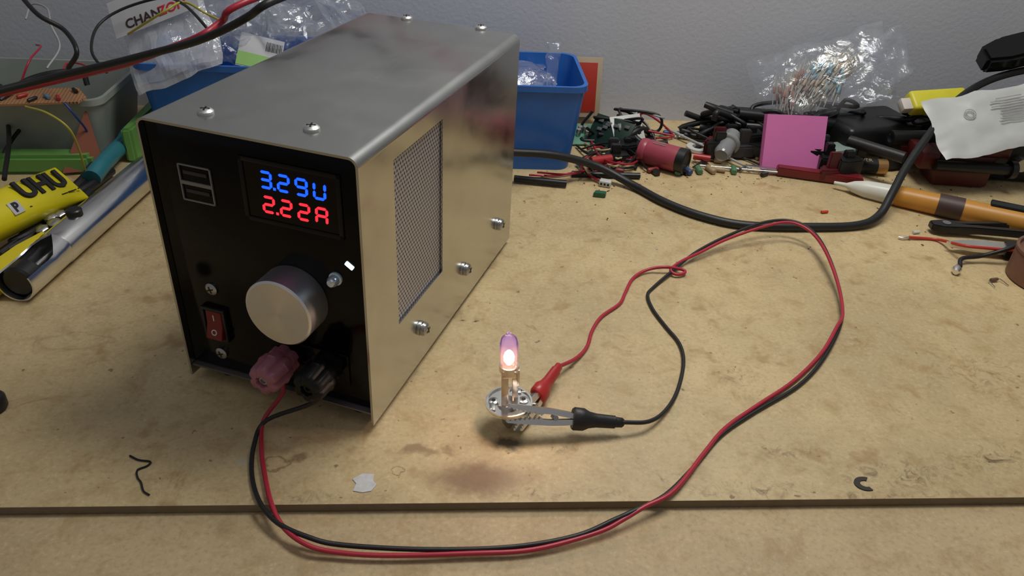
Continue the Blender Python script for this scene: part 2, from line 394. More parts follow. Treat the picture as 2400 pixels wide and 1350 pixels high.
# display
dq=[FL(565,365),FL(802,408),FL(805,555),FL(575,515)]
dc=sum(dq,V())/4;dw=((dq[1]-dq[0]).length+(dq[2]-dq[3]).length)/2;dh=((dq[0]-dq[3]).length+(dq[1]-dq[2]).length)/2
dm=mat('display_bezel',(.006,.006,.007),.4,spec=.25)
disp=M()
bw=.0022
for sx in (-1,1):disp.box(bw,.0012,dh,.0003,c=(dc.x+sx*(dw/2-bw/2),PF-.0006,dc.z))
for sz in (-1,1):disp.box(dw,.0012,bw,.0003,c=(dc.x,PF-.0006,dc.z+sz*(dh/2-bw/2)))
dis=disp.done('meter_display',dm,ps,label='black two-line digital volt and ampere meter')
M().box(dw-2*bw,.0006,dh-2*bw,0,c=(dc.x,PF-.0003,dc.z)).done('display_window',gloss,dis)
SEG={'3':'abgcd','2':'abged','9':'abcdfg','U':'fedcb','A':'abcefg'}
def seg7(chars,x0,z0,w,h,step,m,name,yy):
    s=M();tk=w*.25
    def bar(ax,az,bx,bz):
        d=V((bx-ax,0,bz-az));Lh=d.length-tk*.28;d.normalize()
        poly=[(-Lh/2,0),(-Lh/2+tk/2,tk/2),(Lh/2-tk/2,tk/2),(Lh/2,0),(Lh/2-tk/2,-tk/2),(-Lh/2+tk/2,-tk/2)]
        mt=fr(((ax+bx)/2,yy,(az+bz)/2),d,(0,-1,0));s.prism(poly,.0002,mt)
    i=0
    for ch in chars:
        if ch=='.':
            s.box(tk,.0002,tk,0,c=(x0+(i-1)*step+w+tk*1.25,yy,z0));continue
        x=x0+i*step;sk=lambda z:(z-z0)*.06
        pts={'a':(0,h,w,h),'g':(0,h/2,w,h/2),'d':(0,0,w,0),'f':(0,h/2,0,h),'e':(0,0,0,h/2),'b':(w,h/2,w,h),'c':(w,0,w,h/2)}
        for q in SEG[ch]:
            a=pts[q];bar(x+a[0]+sk(z0+a[1]),z0+a[1],x+a[2]+sk(z0+a[3]),z0+a[3])
        i+=1
    s.done(name,m,dis,smooth=0)
mb=mat('blue_led_segment',(.0,.02,.1),.4,emit=(.006,.075,1),es=2.0)
mr=mat('red_led_segment',(.1,.0,.0),.4,emit=(1,.025,.045),es=1.4)
yy=PF-.0008
a=FL(612,437,yy);e=FL(762,460,yy);tp=FL(613,404,yy)
wv=e.x-a.x;step=wv/3.6;cw=step*.58;hv=(tp.z-a.z)*1.06
seg7('3.29U',a.x,a.z,cw,hv,step,mb,'voltage_reading',yy)
a2=FL(613,493,yy)
seg7('2.22A',a.x,a2.z,cw,hv,step,mr,'current_reading',yy)
# knob
kl=.0165;kc=FL(650,737,PF-kl);kr=.0176
def turned(name,rough,an,c=.8):
    km,nt,b,o=nodes(name);tc=N(nt,'ShaderNodeTexCoord')
    b.inputs['Metallic'].default_value=1;b.inputs['Base Color'].default_value=(c,c,c*1.03,1)
    b.inputs['Anisotropic'].default_value=an
    tg=N(nt,'ShaderNodeTangent',direction_type='RADIAL',axis='X');nt.links.new(tg.outputs[0],b.inputs['Tangent'])
    b.inputs['Roughness'].default_value=rough
    sx=N(nt,'ShaderNodeSeparateXYZ');nt.links.new(tc.outputs['Object'],sx.inputs[0])
    r2=mth(nt,'SQRT',mth(nt,'ADD',mth(nt,'POWER',sx.outputs['Y'],2),mth(nt,'POWER',sx.outputs['Z'],2)))
    w1=N(nt,'ShaderNodeTexNoise',noise_dimensions='1D');w1.inputs['Scale'].default_value=2500;w1.inputs['Detail'].default_value=2
    nt.links.new(r2,w1.inputs['W'])
    bp=N(nt,'ShaderNodeBump');bp.inputs['Strength'].default_value=.12;bp.inputs['Distance'].default_value=.0002
    nt.links.new(w1.outputs['Fac'],bp.inputs['Height']);nt.links.new(bp.outputs[0],b.inputs['Normal'])
    return km
kn=M().lathe([(0,0),(0,kr*.98),(.0006,kr),(kl-.0008,kr),(kl-.0001,kr-.0008),(kl-.0001,0)],None,0,72).done('control_knob',turned('turned_aluminium',.42,.2,.92),ps,mw=TOV((kc.x,PF,kc.z)),label='large turned aluminium control knob',smooth=25)
M().lathe([(kl-.0003,0),(kl-.0003,kr-.0009),(kl,kr-.0011),(kl,0)],None,0,72).done('knob_face',turned('radial_brushed_aluminium',.24,.97,.70),kn,smooth=25)
# glowing patch + clear LED dome
lc=FL(820,622)
ledp=top('indicator_light','small glowing white patch and clear dome','light',None)
del ledp['category'];del ledp['label'];ledp.parent=ps
M().box(.0046,.0008,.0025,.0004,T(lc.x,PF-.0004,lc.z)@Rr(35,'Y')).done('glow_patch',mat('bluish_glow',(.8,.9,1),.2,emit=(.55,.78,1),es=3),ledp,label='glowing bluish white patch')  # small emissive patch set on the panel beside the dome
lc=FL(788,652)
M().lathe([(0,0),(0,.0034),(.001,.0034),(.001,.0027),(.004,.0027),(.0056,.0018),(.0062,0)],None,0,24).done('clear_dome',mat('clear_led',(.75,.85,.92),.12,.6),ledp,mw=TOV((lc.x,PF,lc.z)),label='unlit clear led dome in chrome ring')
# rocker switch
s0=FL(508,757)
bz=M()
sw,sh=.0125,.0185
for sx in (-1,1):bz.box(.0016,.002,sh,.0004,c=(s0.x+sx*(sw/2),PF-.001,s0.z))
for sz in (-1,1):bz.box(sw+.0016,.002,.0018,.0004,c=(s0.x,PF-.001,s0.z+sz*sh/2))
rs=bz.done('rocker_switch',black,ps,label='black framed red rocker switch')
rm=mat('red_rocker',(.20,.01,.012),.35)
YZ=Matrix(((0,0,1,0),(1,0,0,0),(0,1,0,0),(0,0,0,1)))
M().prism([(.001,-.0082),(-.0042,-.0082),(-.0018,0),(-.0014,.0082),(.001,.0082)],.0095,T(s0.x-.00475,PF,s0.z)@YZ,0,.0003).done('rocker',rm,rs,label='red rocker lever')
M().box(.0007,.0002,.0035,0,c=(s0.x,PF-.00175,s0.z+.0042)).done('on_mark',white,rs)
M().ring(.0017,.0011,.0002,T(s0.x,PF-.00303,s0.z-.0042)@Rr(73.7,'X'),0,20).done('off_mark',white,rs)
# binding posts
pink=mat('faded_red_plastic',(.50,.19,.25),.25,var=.15,trans=.25)
bpl=.024
pr=FL(611,899,PF-bpl);pk=FL(716,918,PF-bpl)
M().box(pk.x-pr.x+.022,.0014,.019,.0005,c=((pr.x+pk.x)/2,PF-.0007,(pr.z+pk.z)/2)).done('terminal_base',gloss,ps)
posts={}
for nm,p,m_ in (('red',pr,pink),('black',pk,mat('deep_black_plastic',(.005,.005,.005),.42,spec=.35))):
    o_=(p.x,PF-.0014,p.z)
    q=M().lathe([(0,0),(0,.0075),(.004,.0075),(.0045,.0055),(.0065,.0055),(.007,.0082),(.0115,.0088),(.0125,.0082),(.019,.0080),(.021,.0072),(.022,.0055),(.022,.0032),(.0195,.003),(.0195,0)],None,0,54,flute=.20,nf=6,sy=1.08,sz=1.08)
    ob=q.done('binding_post',m_,ps,mw=TOV(o_),label=nm+(' faded' if nm=='red' else '')+' plastic banana binding post')
    q=M().lathe([(.0195,0),(.0195,.0026),(.0206,.0024),(.0206,.0014),(.0196,.0012),(.0196,0)],None,0,20).done('socket_pin',dark if nm=='black' else steel,ob)
    posts[nm]=PM@V((p.x,PF-.008,p.z-.006))
# ================================================================ LEADS
def path(l):return [P(x,y,z) for x,y,z in l]
zr=.0013
pb=[posts['black'],V(posts['black'])+V((-.004,-.006,-.008))]+path([(625,985,.007),(596,1040,.003),(590,1110,zr),(608,1175,zr+.0005),(650,1225,.0015),(720,1258,.0008),(800,1277,-.001),(1000,1288,-.002),(1200,1282,-.002),(1350,1256,-.001),(1440,1218,.001),(1480,1200,.0022),(1560,1160,.0016),(1630,1090,zr),(1690,1020,zr),(1770,965,zr),(1870,905,zr),(1930,840,.002),(1970,760,.003),(1972,700,.005),(1950,620,.009),(1920,560,.012),(1885,528,.014),(1840,516,.0145),(1780,524,.013),(1700,555,.009),(1630,592,.005),(1575,636,.003),(1533,672,zr),(1518,692,zr),(1530,725,zr),(1560,765,zr),(1592,805,zr),(1602,850,zr),(1588,915,zr),(1560,962,.003),(1520,988,.006),(1458,990,.009)])
prd=[posts['red'],V(posts['red'])+V((.001,-.004,-.009))]+path([(618,985,.006),(613,1050,.003),(620,1110,zr+.001),(636,1180,.0025),(664,1235,.001),(715,1275,0),(780,1293,-.0015),(900,1302,-.002),(1100,1297,-.002),(1250,1288,-.002),(1400,1248,-.001),(1465,1215,.001),(1510,1188,.0024),(1580,1150,.0035),(1650,1062,.0025),(1700,1003,.0022),(1775,950,.002),(1860,893,.002),(1925,828,.003),(1962,765,.005),(1975,735,.005),(1965,670,.007),(1940,600,.0115),(1912,555,.013),(1880,530,.0155),(1840,521,.0165),(1780,534,.014),(1700,562,.009),(1640,592,.006),(1598,612,.0045),(1572,632,.0035),(1585,643,.0025),(1604,640,.0025),(1600,632,.003),(1560,626,.005),(1518,632,.003),(1484,652,zr),(1466,685,zr),(1452,712,zr),(1410,742,zr),(1388,775,zr),(1376,812,zr),(1350,840,.003),(1308,860,.008)])
wire('test_lead',pb,.00115,blackr,'thin black insulated lead running to alligator clip',sub=6)
wire('test_lead',prd,.00115,redw,'thin red insulated lead running to alligator clip',sub=6)
cab=path([(1080,350,.037),(1205,357,.031),(1300,364,.026),(1400,390,.014),(1480,432,.0045),(1560,475,.0035),(1650,508,.0035),(1750,528,.0035),(1900,532,.0035),(2010,528,.0035),(2060,505,.007),(2090,455,.018),(2125,390,.032),(2180,312,.05),(2240,238,.065),(2310,192,.075),(2400,165,.085),(2520,150,.09)])
wire('mains_cable',cab,.0034,blackr,'thick black round mains cable curving over table',n=14)
# ================================================================ BULB
bb=P(1192,1000,0)
bl=top('halogen_bulb','small lit halogen capsule bulb on metal flange','light bulb',Matrix.Translation(bb)@Rr(-2.5,'Y'))
gm2,nt,b,o=nodes('glowing_glass');tc=N(nt,'ShaderNodeTexCoord');sp=N(nt,'ShaderNodeSeparateXYZ');nt.links.new(tc.outputs['Object'],sp.inputs[0])
cr=N(nt,'ShaderNodeValToRGB');mr_=N(nt,'ShaderNodeMapRange');mr_.inputs[1].default_value=.039;mr_.inputs[2].default_value=.063
nt.links.new(sp.outputs['Z'],mr_.inputs[0]);nt.links.new(mr_.outputs[0],cr.inputs[0])
el=cr.color_ramp.elements;el[0].position=0;el[0].color=(1,.46,.30,1);el[1].position=1;el[1].color=(.34,.15,.42,1)
for pp,cc in ((.2,(1.0,.56,.44,1)),(.42,(1.0,.50,.47,1)),(.58,(.75,.32,.48,1)),(.72,(.28,.12,.38,1))):
    q=el.new(pp);q.color=cc
em=N(nt,'ShaderNodeEmission');nt.links.new(cr.outputs[0],em.inputs[0]);em.inputs[1].default_value=1.2
tr=N(nt,'ShaderNodeBsdfTransparent');gs=N(nt,'ShaderNodeBsdfGlossy');gs.inputs['Roughness'].default_value=.05
m1=N(nt,'ShaderNodeMixShader');m1.inputs[0].default_value=.5;nt.links.new(tr.outputs[0],m1.inputs[1]);nt.links.new(em.outputs[0],m1.inputs[2])
m2=N(nt,'ShaderNodeMixShader');lw=N(nt,'ShaderNodeLayerWeight');lw.inputs[0].default_value=.12
nt.links.new(lw.outputs['Fresnel'],m2.inputs[0]);nt.links.new(m1.outputs[0],m2.inputs[1]);nt.links.new(gs.outputs[0],m2.inputs[2]);nt.links.new(m2.outputs[0],o.inputs['Surface'])
UP=lambda o:fr(o,(0,0,1),(0,-1,0))
M().lathe([(.040,0),(.040,.0032),(.042,.0042),(.0445,.0046),(.055,.0046),(.0580,.0039),(.0597,.0023),(.0604,.0011),(.0617,.0009),(.0622,0)],UP((0,0,0)),0,28).done('glass_envelope',gm2,bl,label='glowing pinkish glass capsule with violet tip')
M().lathe([(.0415,0),(.0425,.0014),(.0445,.0026),(.0470,.0028),(.0490,.0022),(.0505,.0010),(.0512,0)],UP((0,0,0)),0,20).done('filament',mat('hot_filament',(1,.8,.6),.5,emit=(1,.84,.72),es=9),bl,label='white hot glowing filament')
zf=.0162
fl=M();fl.ring(.0122,.0045,.0008,T(0,0,zf),0,40)
fl.ring(.0122,.0113,.0014,T(0,0,zf+.0004),0,40)
for sx in (-1,1):fl.lathe([(0,0),(0,.0026),(.001,.0026),(.0014,.0017),(.0014,0)],UP((sx*.0078,.001,zf+.0005)),0,20)
fl.ring(.0060,.0034,.0026,T(0,0,zf-.0002),0,28)
fl.box(.006,.003,.0022,.0005,c=(.004,.0075,zf+.001));fl.box(.003,.005,.002,.0004,c=(-.0085,-.004,zf+.001))
fl.done('mounting_flange',mat('flange_nickel',(.78,.76,.72),.2,1),bl,label='round nickel flange with two rivets')
lg=M()
lg.box(.0036,.0007,.030,.0002,c=(-.0022,-.0038,.0260));lg.box(.0032,.0007,.028,.0002,c=(.0034,.0022,.0275))
lg.ring(.0050,.0042,.0035,T(0,0,.0385),0,28)
lg.box(.007,.0008,.004,.0002,c=(0,-.0040,.0385));lg.box(.0012,.003,.010,.0002,c=(.0048,.0,.034))
lg.done('support_post',mat('warm_nickel',(.72,.64,.56),.25,1),bl,label='coppery nickel support strip')
tl=M();tl.lathe([(.0,0),(.0,.0012),(.004,.0035),(.010,.0042),(zf,.0042),(zf,0)],UP((0,0,0)),0,24);tl.box(.0035,.0008,.008,.0002,c=(.001,-.0045,.010))
tl.done('bulb_base',steel,bl)
rv=M()
for sx in (-1,1):rv.lathe([(0,0),(0,.0011),(.0002,.0011),(.0002,0)],UP((sx*.0078,.001,zf+.0019)),0,16)
rv.done('rivet_hole',dark,bl)
pl=bpy.data.lights.new('bulb_glow','POINT');pl.energy=.04;pl.color=(1,.66,.48);pl.shadow_soft_size=.004
po=bpy.data.objects.new('bulb_glow',pl);sc.collection.objects.link(po);po.location=bb+V((-.002,-.0075,.048))
# alligator clips
def clip(a,b_,bootm,label,metal=.6,roll=0,open_=10,k_=.92):
    d=b_-a;Lc=d.length;e=top('alligator_clip',label,'clip',fr(a,d)@Rr(roll,'X'))
    ml=Lc*metal;piv=ml*.66
    for sg,nm in ((1,'upper_jaw'),(-1,'lower_jaw')):
        q=M();n=8;poly=[(0,.0003)]
        for i in range(n):
            x=ml*.50*i/n;s=ml*.5/n;poly+=[(x+s*.5,-.0008),(x+s,.0005)]
        poly+=[(ml*.60,.0010),(ml*.95,.0012),(ml,.0040*k_),(ml*.8,.0044*k_),(ml*.6,.0042*k_),(ml*.35,.0031*k_),(.001,.0014)]
        RM=T(piv,0,0)@Rr(sg*open_*.5,'Y')@T(-piv,0,0)
        h=.0024
        for y0_ in (-h,h-.0004):
            q.prism(poly,.0004,RM@Matrix(((1,0,0,0),(0,0,1,y0_),(0,sg,0,sg*.0002),(0,0,0,1))))
        tb=bmesh.new();prof=[(.001,.0014),(ml*.35,.0031*k_),(ml*.6,.0042*k_),(ml*.8,.0044*k_),(ml,.0040*k_)]
        K=6;rows=[]
        for x,z in prof:
            rows.append([tb.verts.new((x,h*math.sin(math.pi*(k/K-.5)),sg*(z-.0008+.0010*math.cos(math.pi*(k/K-.5))+.0002))) for k in range(K+1)])
        for r1,r2 in zip(rows,rows[1:]):
            for k in range(K):tb.faces.new((r1[k],r1[k+1],r2[k+1],r2[k]))
        bmesh.ops.solidify(tb,geom=tb.faces[:],thickness=.0003)
        q.add(tb,RM)
        q.done(nm,chrome,e,smooth=30)
    M().lathe([(-.0034,0),(-.0034,.0013),(.0034,.0013),(.0034,0)],fr((piv,0,0),(0,1,0)),0,16).done('pivot_pin',steel,e)
    bx=ml*.90
    M().lathe([(bx,0),(bx,.0058*k_),(bx+.001,.0066*k_),(bx+.006,.0064*k_),(bx+.009,.0048*k_),(bx+.013,.0040*k_),(bx+(Lc-bx)*.82,.0034),(bx+(Lc-bx)*.84,.0028),(Lc-.001,.0026),(Lc,.0018),(Lc,0)],None,0,24,sy=.72,sz=1.0).done('insulating_boot',bootm,e)
clip(P(1184,968,.0172),P(1462,991,.0080),blackr,'silver alligator clip with black boot gripping bulb flange',.62,roll=-34,open_=14)
clip(P(1208,1002,.005),P(1312,856,.011),red,'silver alligator clip with red boot gripping bulb base',.52,roll=-25,open_=12)
# small marks/objects
M().prism([(-.006,-.003),(-.002,-.0055),(.002,-.006),(.0055,-.003),(.0045,0),(.006,.004),(.001,.0062),(-.0045,.0045),(-.0035,.001)],.0003,T(*P(853,1133,.0001))@Rr(20,'Z')).done('paper_scrap',mat('white_paper',(.55,.55,.56),.8,var=.25,scale=300),label='small torn scrap of white paper',cat='paper')
ink=mat('black_mark',(.01,.01,.012),.7)
wire('burn_mark',path([(304,1068,.0006),(325,1078,.0006),(352,1082,.0006),(345,1092,.0006),(322,1102,.0006),(322,1118,.0006),(330,1130,.0006),(336,1150,.0006),(350,1160,.0006)]),.0005,ink,'crinkled short black burn mark on table','burn mark',n=5)  # burn mark on the board, modelled as a thin raised curve
M().ring(.0046,.0022,.0006,T(*P(2028,1135,0))@Matrix.Scale(1.25,4,(1,0,0)),0,20,60,290).done('retaining_clip',mat('oxidised_steel',(.06,.055,.05),.45,.8),label='small dark c-shaped metal retaining clip',cat='clip')
kp=P(-20,945,.004)
M().lathe([(0,0),(0,.006),(.0015,.0070),(.007,.0070),(.0085,.006),(.009,0)],T(kp.x,kp.y,0)@fr((0,0,0),(0,0,1),(1,0,0)),0,32).done('rubber_bumper',blackr,label='round black rubber bumper standing on table',cat='bumper')
# ================================================================ CRATES
def crate(name,x0,x1,y0,y1,h,m,label,tp=.88,t=.0025,floorm=None):
    cx=(x0+x1)/2;cy=(y0+y1)/2;w=x1-x0;d=y1-y0
    e=top(name,label,'storage box',T(cx,cy,0))
    tb=bmesh.new();rings=[]
    def rr(w,d,z,r=.012,k=5):
        o=[]
        for sx,sy,a0 in ((1,1,0),(-1,1,90),(-1,-1,180),(1,-1,270)):
            for i in range(k+1):
                a=math.radians(a0+90*i/k);o.append(tb.verts.new((sx*(w/2-r)+r*math.cos(a),sy*(d/2-r)+r*math.sin(a),z)))
        return o
    prof=[(w*tp,d*tp,0),(w*(tp+(1-tp)*.9)-.003,d*(tp+(1-tp)*.9)-.003,h*.86),(w-.004,d-.004,h-.006),(w,d,h-.005),(w,d,h),(w-.006,d-.006,h),(w*tp-2*t,d*tp-2*t,t)]
    rings=[rr(*q) for q in prof]
    for a,b_ in zip(rings,rings[1:]):
        n=len(a)
        for i in range(n):tb.faces.new((a[i],a[(i+1)%n],b_[(i+1)%n],b_[i]))
    tb.faces.new(rings[0]);tb.faces.new(rings[-1]);bmesh.ops.recalc_face_normals(tb,faces=tb.faces[:])
    M().add(tb).done('tub_body',m,e);return e
crate('storage_box',-.265,-.07,.645,.742,.080,blue,'blue plastic tub filled with crumpled clear bags')
crate('storage_box',-.05,.112,.628,.728,.077,blue,'blue plastic tub holding clear plastic bags')
milk=mat('milky_plastic',(.42,.46,.42),.35,trans=.3)
crate('storage_tray',-.47,-.285,.625,.73,.055,milk,'milky grey-green translucent plastic tray')
M().prism([(-.48,.592),(-.295,.604),(-.292,.622),(-.48,.612)],.016,None,0,.003).done('green_tray',green,label='bright green shallow plastic tray beneath circuit board',cat='tray')
M().prism([(-.276,.628),(-.268,.63),(-.262,.72),(-.276,.72)],.03,None,0,.002).done('green_tray',green,label='green plastic tray edge beside blue tub',cat='tray')
def bag(p,w,h,t,rot,label,m=film,cr=.01,seed=1,n=26,name='plastic_bag'):
    return M().pillow(w,h,t,cr,seed,n).done(name,m,mw=T(*p)@rot,smooth=0,label=label,cat='bag')
bag((-.205,.69,.105),.09,.07,.04,Rr(35,'X')@Rr(10,'Z'),'crumpled clear plastic bag in blue tub',cr=.016,seed=2)
bag((-.13,.695,.100),.10,.07,.045,Rr(20,'X')@Rr(-12,'Z'),'crumpled clear plastic bag with barcode sticker',cr=.016,seed=5)
bag((-.17,.715,.112),.08,.05,.03,Rr(60,'X'),'crumpled clear plastic bag in blue tub',cr=.014,seed=11)
bag((.03,.68,.060),.12,.07,.02,Rr(8,'X')@Rr(10,'Z'),'crumpled clear bag in blue tub',cr=.009,seed=6)
bag((.088,.69,.078),.014,.035,.010,Rr(75,'X'),'clear plastic wrapper sticking out of blue tub',cr=.004,seed=9)
# printed bag
pbp=PY(395,88,.665)
pbm=fr(pbp,V((1,.05,.40)),V((-.1,-.75,.6)))
pbe=top('parts_bag','white printed clear bag of small electronic parts','bag',pbm)
M().pillow(.075,.075,.012,.004,21,18).done('bag_film',filmm,pbe,smooth=0)
M().prism([(-.037,.008),(.037,.008),(.037,.04),(-.037,.04)],.0004,T(0,0,.0115)).done('printed_header',mat('dull_white_print',(.46,.46,.49),.5),pbe)
text('CHAN',.0110,'lettering',mat('black_ink',(.05,.02,.02),.5),pbe,T(-.0105,.016,.0122),bold=.0002)
text('ZON',.0110,'lettering',mat('red_ink',(.55,.02,.03),.5),pbe,T(.0155,.016,.0122),bold=.0002)
ge=top('product_card','green and white printed card inside bag','card',fr(PY(610,125,.66),V((1,.1,-.25)),V((0,-.7,.7))))
M().box(.035,.03,.0008,.0002).done('card_sheet',mat('white_print',(.50,.50,.53),.5),ge)
M().box(.035,.012,.0004,0,c=(0,-.008,.0006)).done('green_band',mat('lime_green_print',(.22,.45,.10),.5),ge)
bc=M()
for i in range(11):bc.box(.0004+.0006*random.random(),.008,.0003,0,c=(.004+i*.0012,.007,.0006))
bc.done('barcode',ink,ge)
rb=top('copper_clad_board','red square sheet on tan board against wall','board',fr(PY(1375,205,WY-.012),V((1,0,0)),V((0,-.97,.22))))
M().box(.029,.058,.0016,.0003).done('board_sheet',mat('tan_board',(.45,.36,.25),.6),rb)
M().box(.021,.048,.0008,.0002,c=(-.001,.0,.0011)).done('red_sheet',mat('red_sheet_paint',(.42,.03,.015),.5),rb)
# ================================================================ AERIAL WIRES (hang above and behind the supply)
ap=path
def MR(px,py,y):
    p=PY(px,py,y);p.z=2*zt-p.z;return p
wire('test_lead',ap([(-160,255,.10),(0,212,.105),(120,182,.11),(250,152,.12),(360,124,.13),(450,100,.14),(520,72,.15),(580,40,.16),(640,2,.17)])+[MR(795,72,.56),MR(850,84,.57),MR(890,112,.575),MR(935,165,.58),MR(1010,205,.60)],.0024,blackr,'black insulated lead strung above the workbench clutter')
wire('test_lead',ap([(-160,256,.095),(0,220,.100),(120,192,.105),(230,166,.112),(310,145,.118),(400,112,.128),(470,84,.142),(520,50,.148),(575,5,.160)])+[MR(880,35,.62),MR(925,58,.62),MR(950,88,.62),MR(1000,108,.62),MR(1065,152,.63),MR(1120,200,.64)],.0022,redw,'red insulated lead strung above the workbench clutter')
wire('test_lead',ap([(250,170,.09),(215,120,.1),(230,60,.11),(290,20,.12),(380,-5,.13),(430,10,.135),(480,60,.13),(500,90,.12)]),.0011,blackr,'thin black looped wire above storage tray')
wire('hookup_wire',ap([(160,160,.085),(180,120,.1),(150,70,.11),(90,35,.12),(40,-20,.13)]),.0018,blackr,'black looped hookup wire above circuit board')
wire('hookup_wire',ap([(300,80,.11),(380,30,.13),(430,5,.135),(480,30,.13),(520,50,.12)]),.0009,mat('yellow_wire',(.4,.35,.05),.4),'thin yellow looped hookup wire over bags')
wire('hookup_wire',ap([(60,45,.09),(75,10,.1),(110,20,.1),(120,60,.095),(140,110,.08),(110,160,.068)]),.0009,mat('grey_wire',(.4,.4,.4),.4),'thin grey hookup wire soldered to circuit board')
wire('hookup_wire',ap([(85,105,.075),(95,110,.08),(70,140,.078),(50,190,.064)]),.0008,redw,'thin red hookup wire soldered to circuit board')
wire('hookup_wire',ap([(145,190,.066),(155,150,.07),(190,150,.07),(230,170,.07)]),.0008,redw,'thin red hookup wire soldered to circuit board')
wire('hookup_wire',ap([(0,235,.06),(60,190,.068),(130,170,.072),(190,170,.07),(205,200,.06)]),.0022,blackr,'black hookup wire lying over storage tray')
wire('hookup_wire',ap([(60,250,.06),(110,265,.06),(160,300,.05),(185,350,.03),(200,400,.01)]),.0009,mat('yellow_wire',(.4,.35,.05),.4),'thin yellow hookup wire hanging from circuit board')
wire('hookup_wire',ap([(150,240,.06),(175,270,.05),(205,310,.03),(215,360,.012),(190,420,.004)]),.0009,mat('blue_wire',(.03,.05,.25),.4),'thin blue hookup wire hanging from circuit board')
wire('hookup_wire',ap([(-10,200,.05),(60,225,.05),(130,240,.045),(60,290,.03),(20,340,.02),(0,380,.01)]),.0016,blackr,'black hookup wire hanging from circuit board')
wire('hookup_wire',ap([(-10,150,.03),(20,300,.03),(10,420,.02)]),.0018,blackr,'black hookup wire beside glue tube')
# perfboard
pf=top('circuit_board','orange-brown perforated prototype board with soldered parts','circuit board',fr(P(75,232,.0585),V((1,.16,.0)),(0,-.05,1)))
pm_,nt,b,o=nodes('perforated_board');tc=N(nt,'ShaderNodeTexCoord')
def lat2():
    a=N(nt,'ShaderNodeVectorMath',operation='SCALE');nt.links.new(tc.outputs['Object'],a.inputs[0]);a.inputs['Scale'].default_value=1/.0026
    f=N(nt,'ShaderNodeVectorMath',operation='FRACTION');nt.links.new(a.outputs[0],f.inputs[0])
    c=N(nt,'ShaderNodeVectorMath',operation='SUBTRACT');nt.links.new(f.outputs[0],c.inputs[0]);c.inputs[1].default_value=(.5,.5,0)
    k=N(nt,'ShaderNodeVectorMath',operation='MULTIPLY');nt.links.new(c.outputs[0],k.inputs[0]);k.inputs[1].default_value=(1,1,0)
    l=N(nt,'ShaderNodeVectorMath',operation='LENGTH');nt.links.new(k.outputs[0],l.inputs[0]);return l.outputs['Value']
mx=N(nt,'ShaderNodeMix',data_type='RGBA');mx.inputs[6].default_value=(.40,.20,.09,1);mx.inputs[7].default_value=(.08,.04,.02,1)
nt.links.new(mth(nt,'LESS_THAN',lat2(),.22),mx.inputs[0]);nt.links.new(mx.outputs[2],b.inputs['Base Color']);b.inputs['Roughness'].default_value=.5
M().prism([(-.05,-.014),(.036,-.012),(.040,-.002),(.030,.018),(-.05,.018)],.0016).done('board_sheet',pm_,pf)
for i in range(9):
    x=-.042+i*.009;y=random.uniform(-.009,.012)
    q=M();q.lathe([(-.004,0),(-.004,.0012),(-.003,.0015),(.003,.0015),(.004,.0012),(.004,0)],fr((x,y,.0032),(random.uniform(-1,1),1,0)),0,12)
    q.done('electronic_component',[mat('resistor_body',(.10,.25,.35),.4),red,black][i%3],pf)
M().prism([(-.018,0),(.014,0),(.006,.05)],.0016,None).done('board_offcut',mat('rust_board',(.28,.09,.05),.55),mw=fr(P(205,402,.002),V((1,.25,0)),V((.1,-.85,.45))),label='triangular red-brown circuit board offcut leaning upright',cat='circuit board')
tm=mat('teal_plastic',(.03,.18,.22),.35)
M().tube(path([(215,418,.010),(235,392,.012),(262,362,.012),(290,335,.012),(302,310,.014)]),.007,n=14).done('tool_handle',tm,label='teal plastic tool handle lying on table',cat='tool')
# desolder pump
pa=P(34,668,.0125);pbb=P(352,395,.0125);dv_=pbb-pa;LP=dv_.length
pu=top('desoldering_pump','silver aluminium desoldering pump lying on table','tool',fr(pa,dv_))
tube_m=mat('satin_aluminium',(.74,.74,.73),.2,1)
q=M();cl=LP*.25
tb=bmesh.new();n=22;rg=[]
for x in [cl*i/8 for i in range(9)]:
    rise=.17+.32*max(0,(x/cl-.6)/.4)
    for_r=[math.radians(180-rise*180+(180+2*rise*180)*k/n) for k in range(n+1)]
    rg.append(([tb.verts.new((x,.012*math.cos(a),.012*math.sin(a))) for a in for_r],[tb.verts.new((x,.0109*math.cos(a),.0109*math.sin(a))) for a in for_r]))
for (a,ai),(b_,bi) in zip(rg,rg[1:]):
    for k in range(n):
        tb.faces.new((a[k],b_[k],b_[k+1],a[k+1]));tb.faces.new((ai[k],ai[k+1],bi[k+1],bi[k]))
    tb.faces.new((a[0],ai[0],bi[0],b_[0]));tb.faces.new((a[n],b_[n],bi[n],ai[n]))
for k in range(n):
    tb.faces.new((rg[0][0][k],rg[0][0][k+1],rg[0][1][k+1],rg[0][1][k]))
q.add(tb)
q.lathe([(cl,.0109),(cl,.012),(cl+.001,.0122),(LP-.004,.0122),(LP,.0115),(LP,0)],None,0,32)
q.lathe([(cl+.002,0),(cl,.0109)],None,0,32)
q.done('pump_barrel',tube_m,pu)
M().lathe([(.003,0),(.003,.0088),(.0045,.0100),(.014,.0102),(.0155,.009),(.018,.004),(.020,.0035),(.020,0)],None,0,28).done('plunger_knob',black,pu)
M().lathe([(.018,0),(.018,.0022),(cl+.002,.0022),(cl+.002,0)],None,0,16).done('plunger_rod',steel,pu)
M().lathe([(.0,0),(0,.0052),(.004,.0052),(.0048,.0044),(.0048,0)],fr((cl+.028,0,.0112),(0,0,1),(1,0,0)),0,24).done('release_button',black,pu)
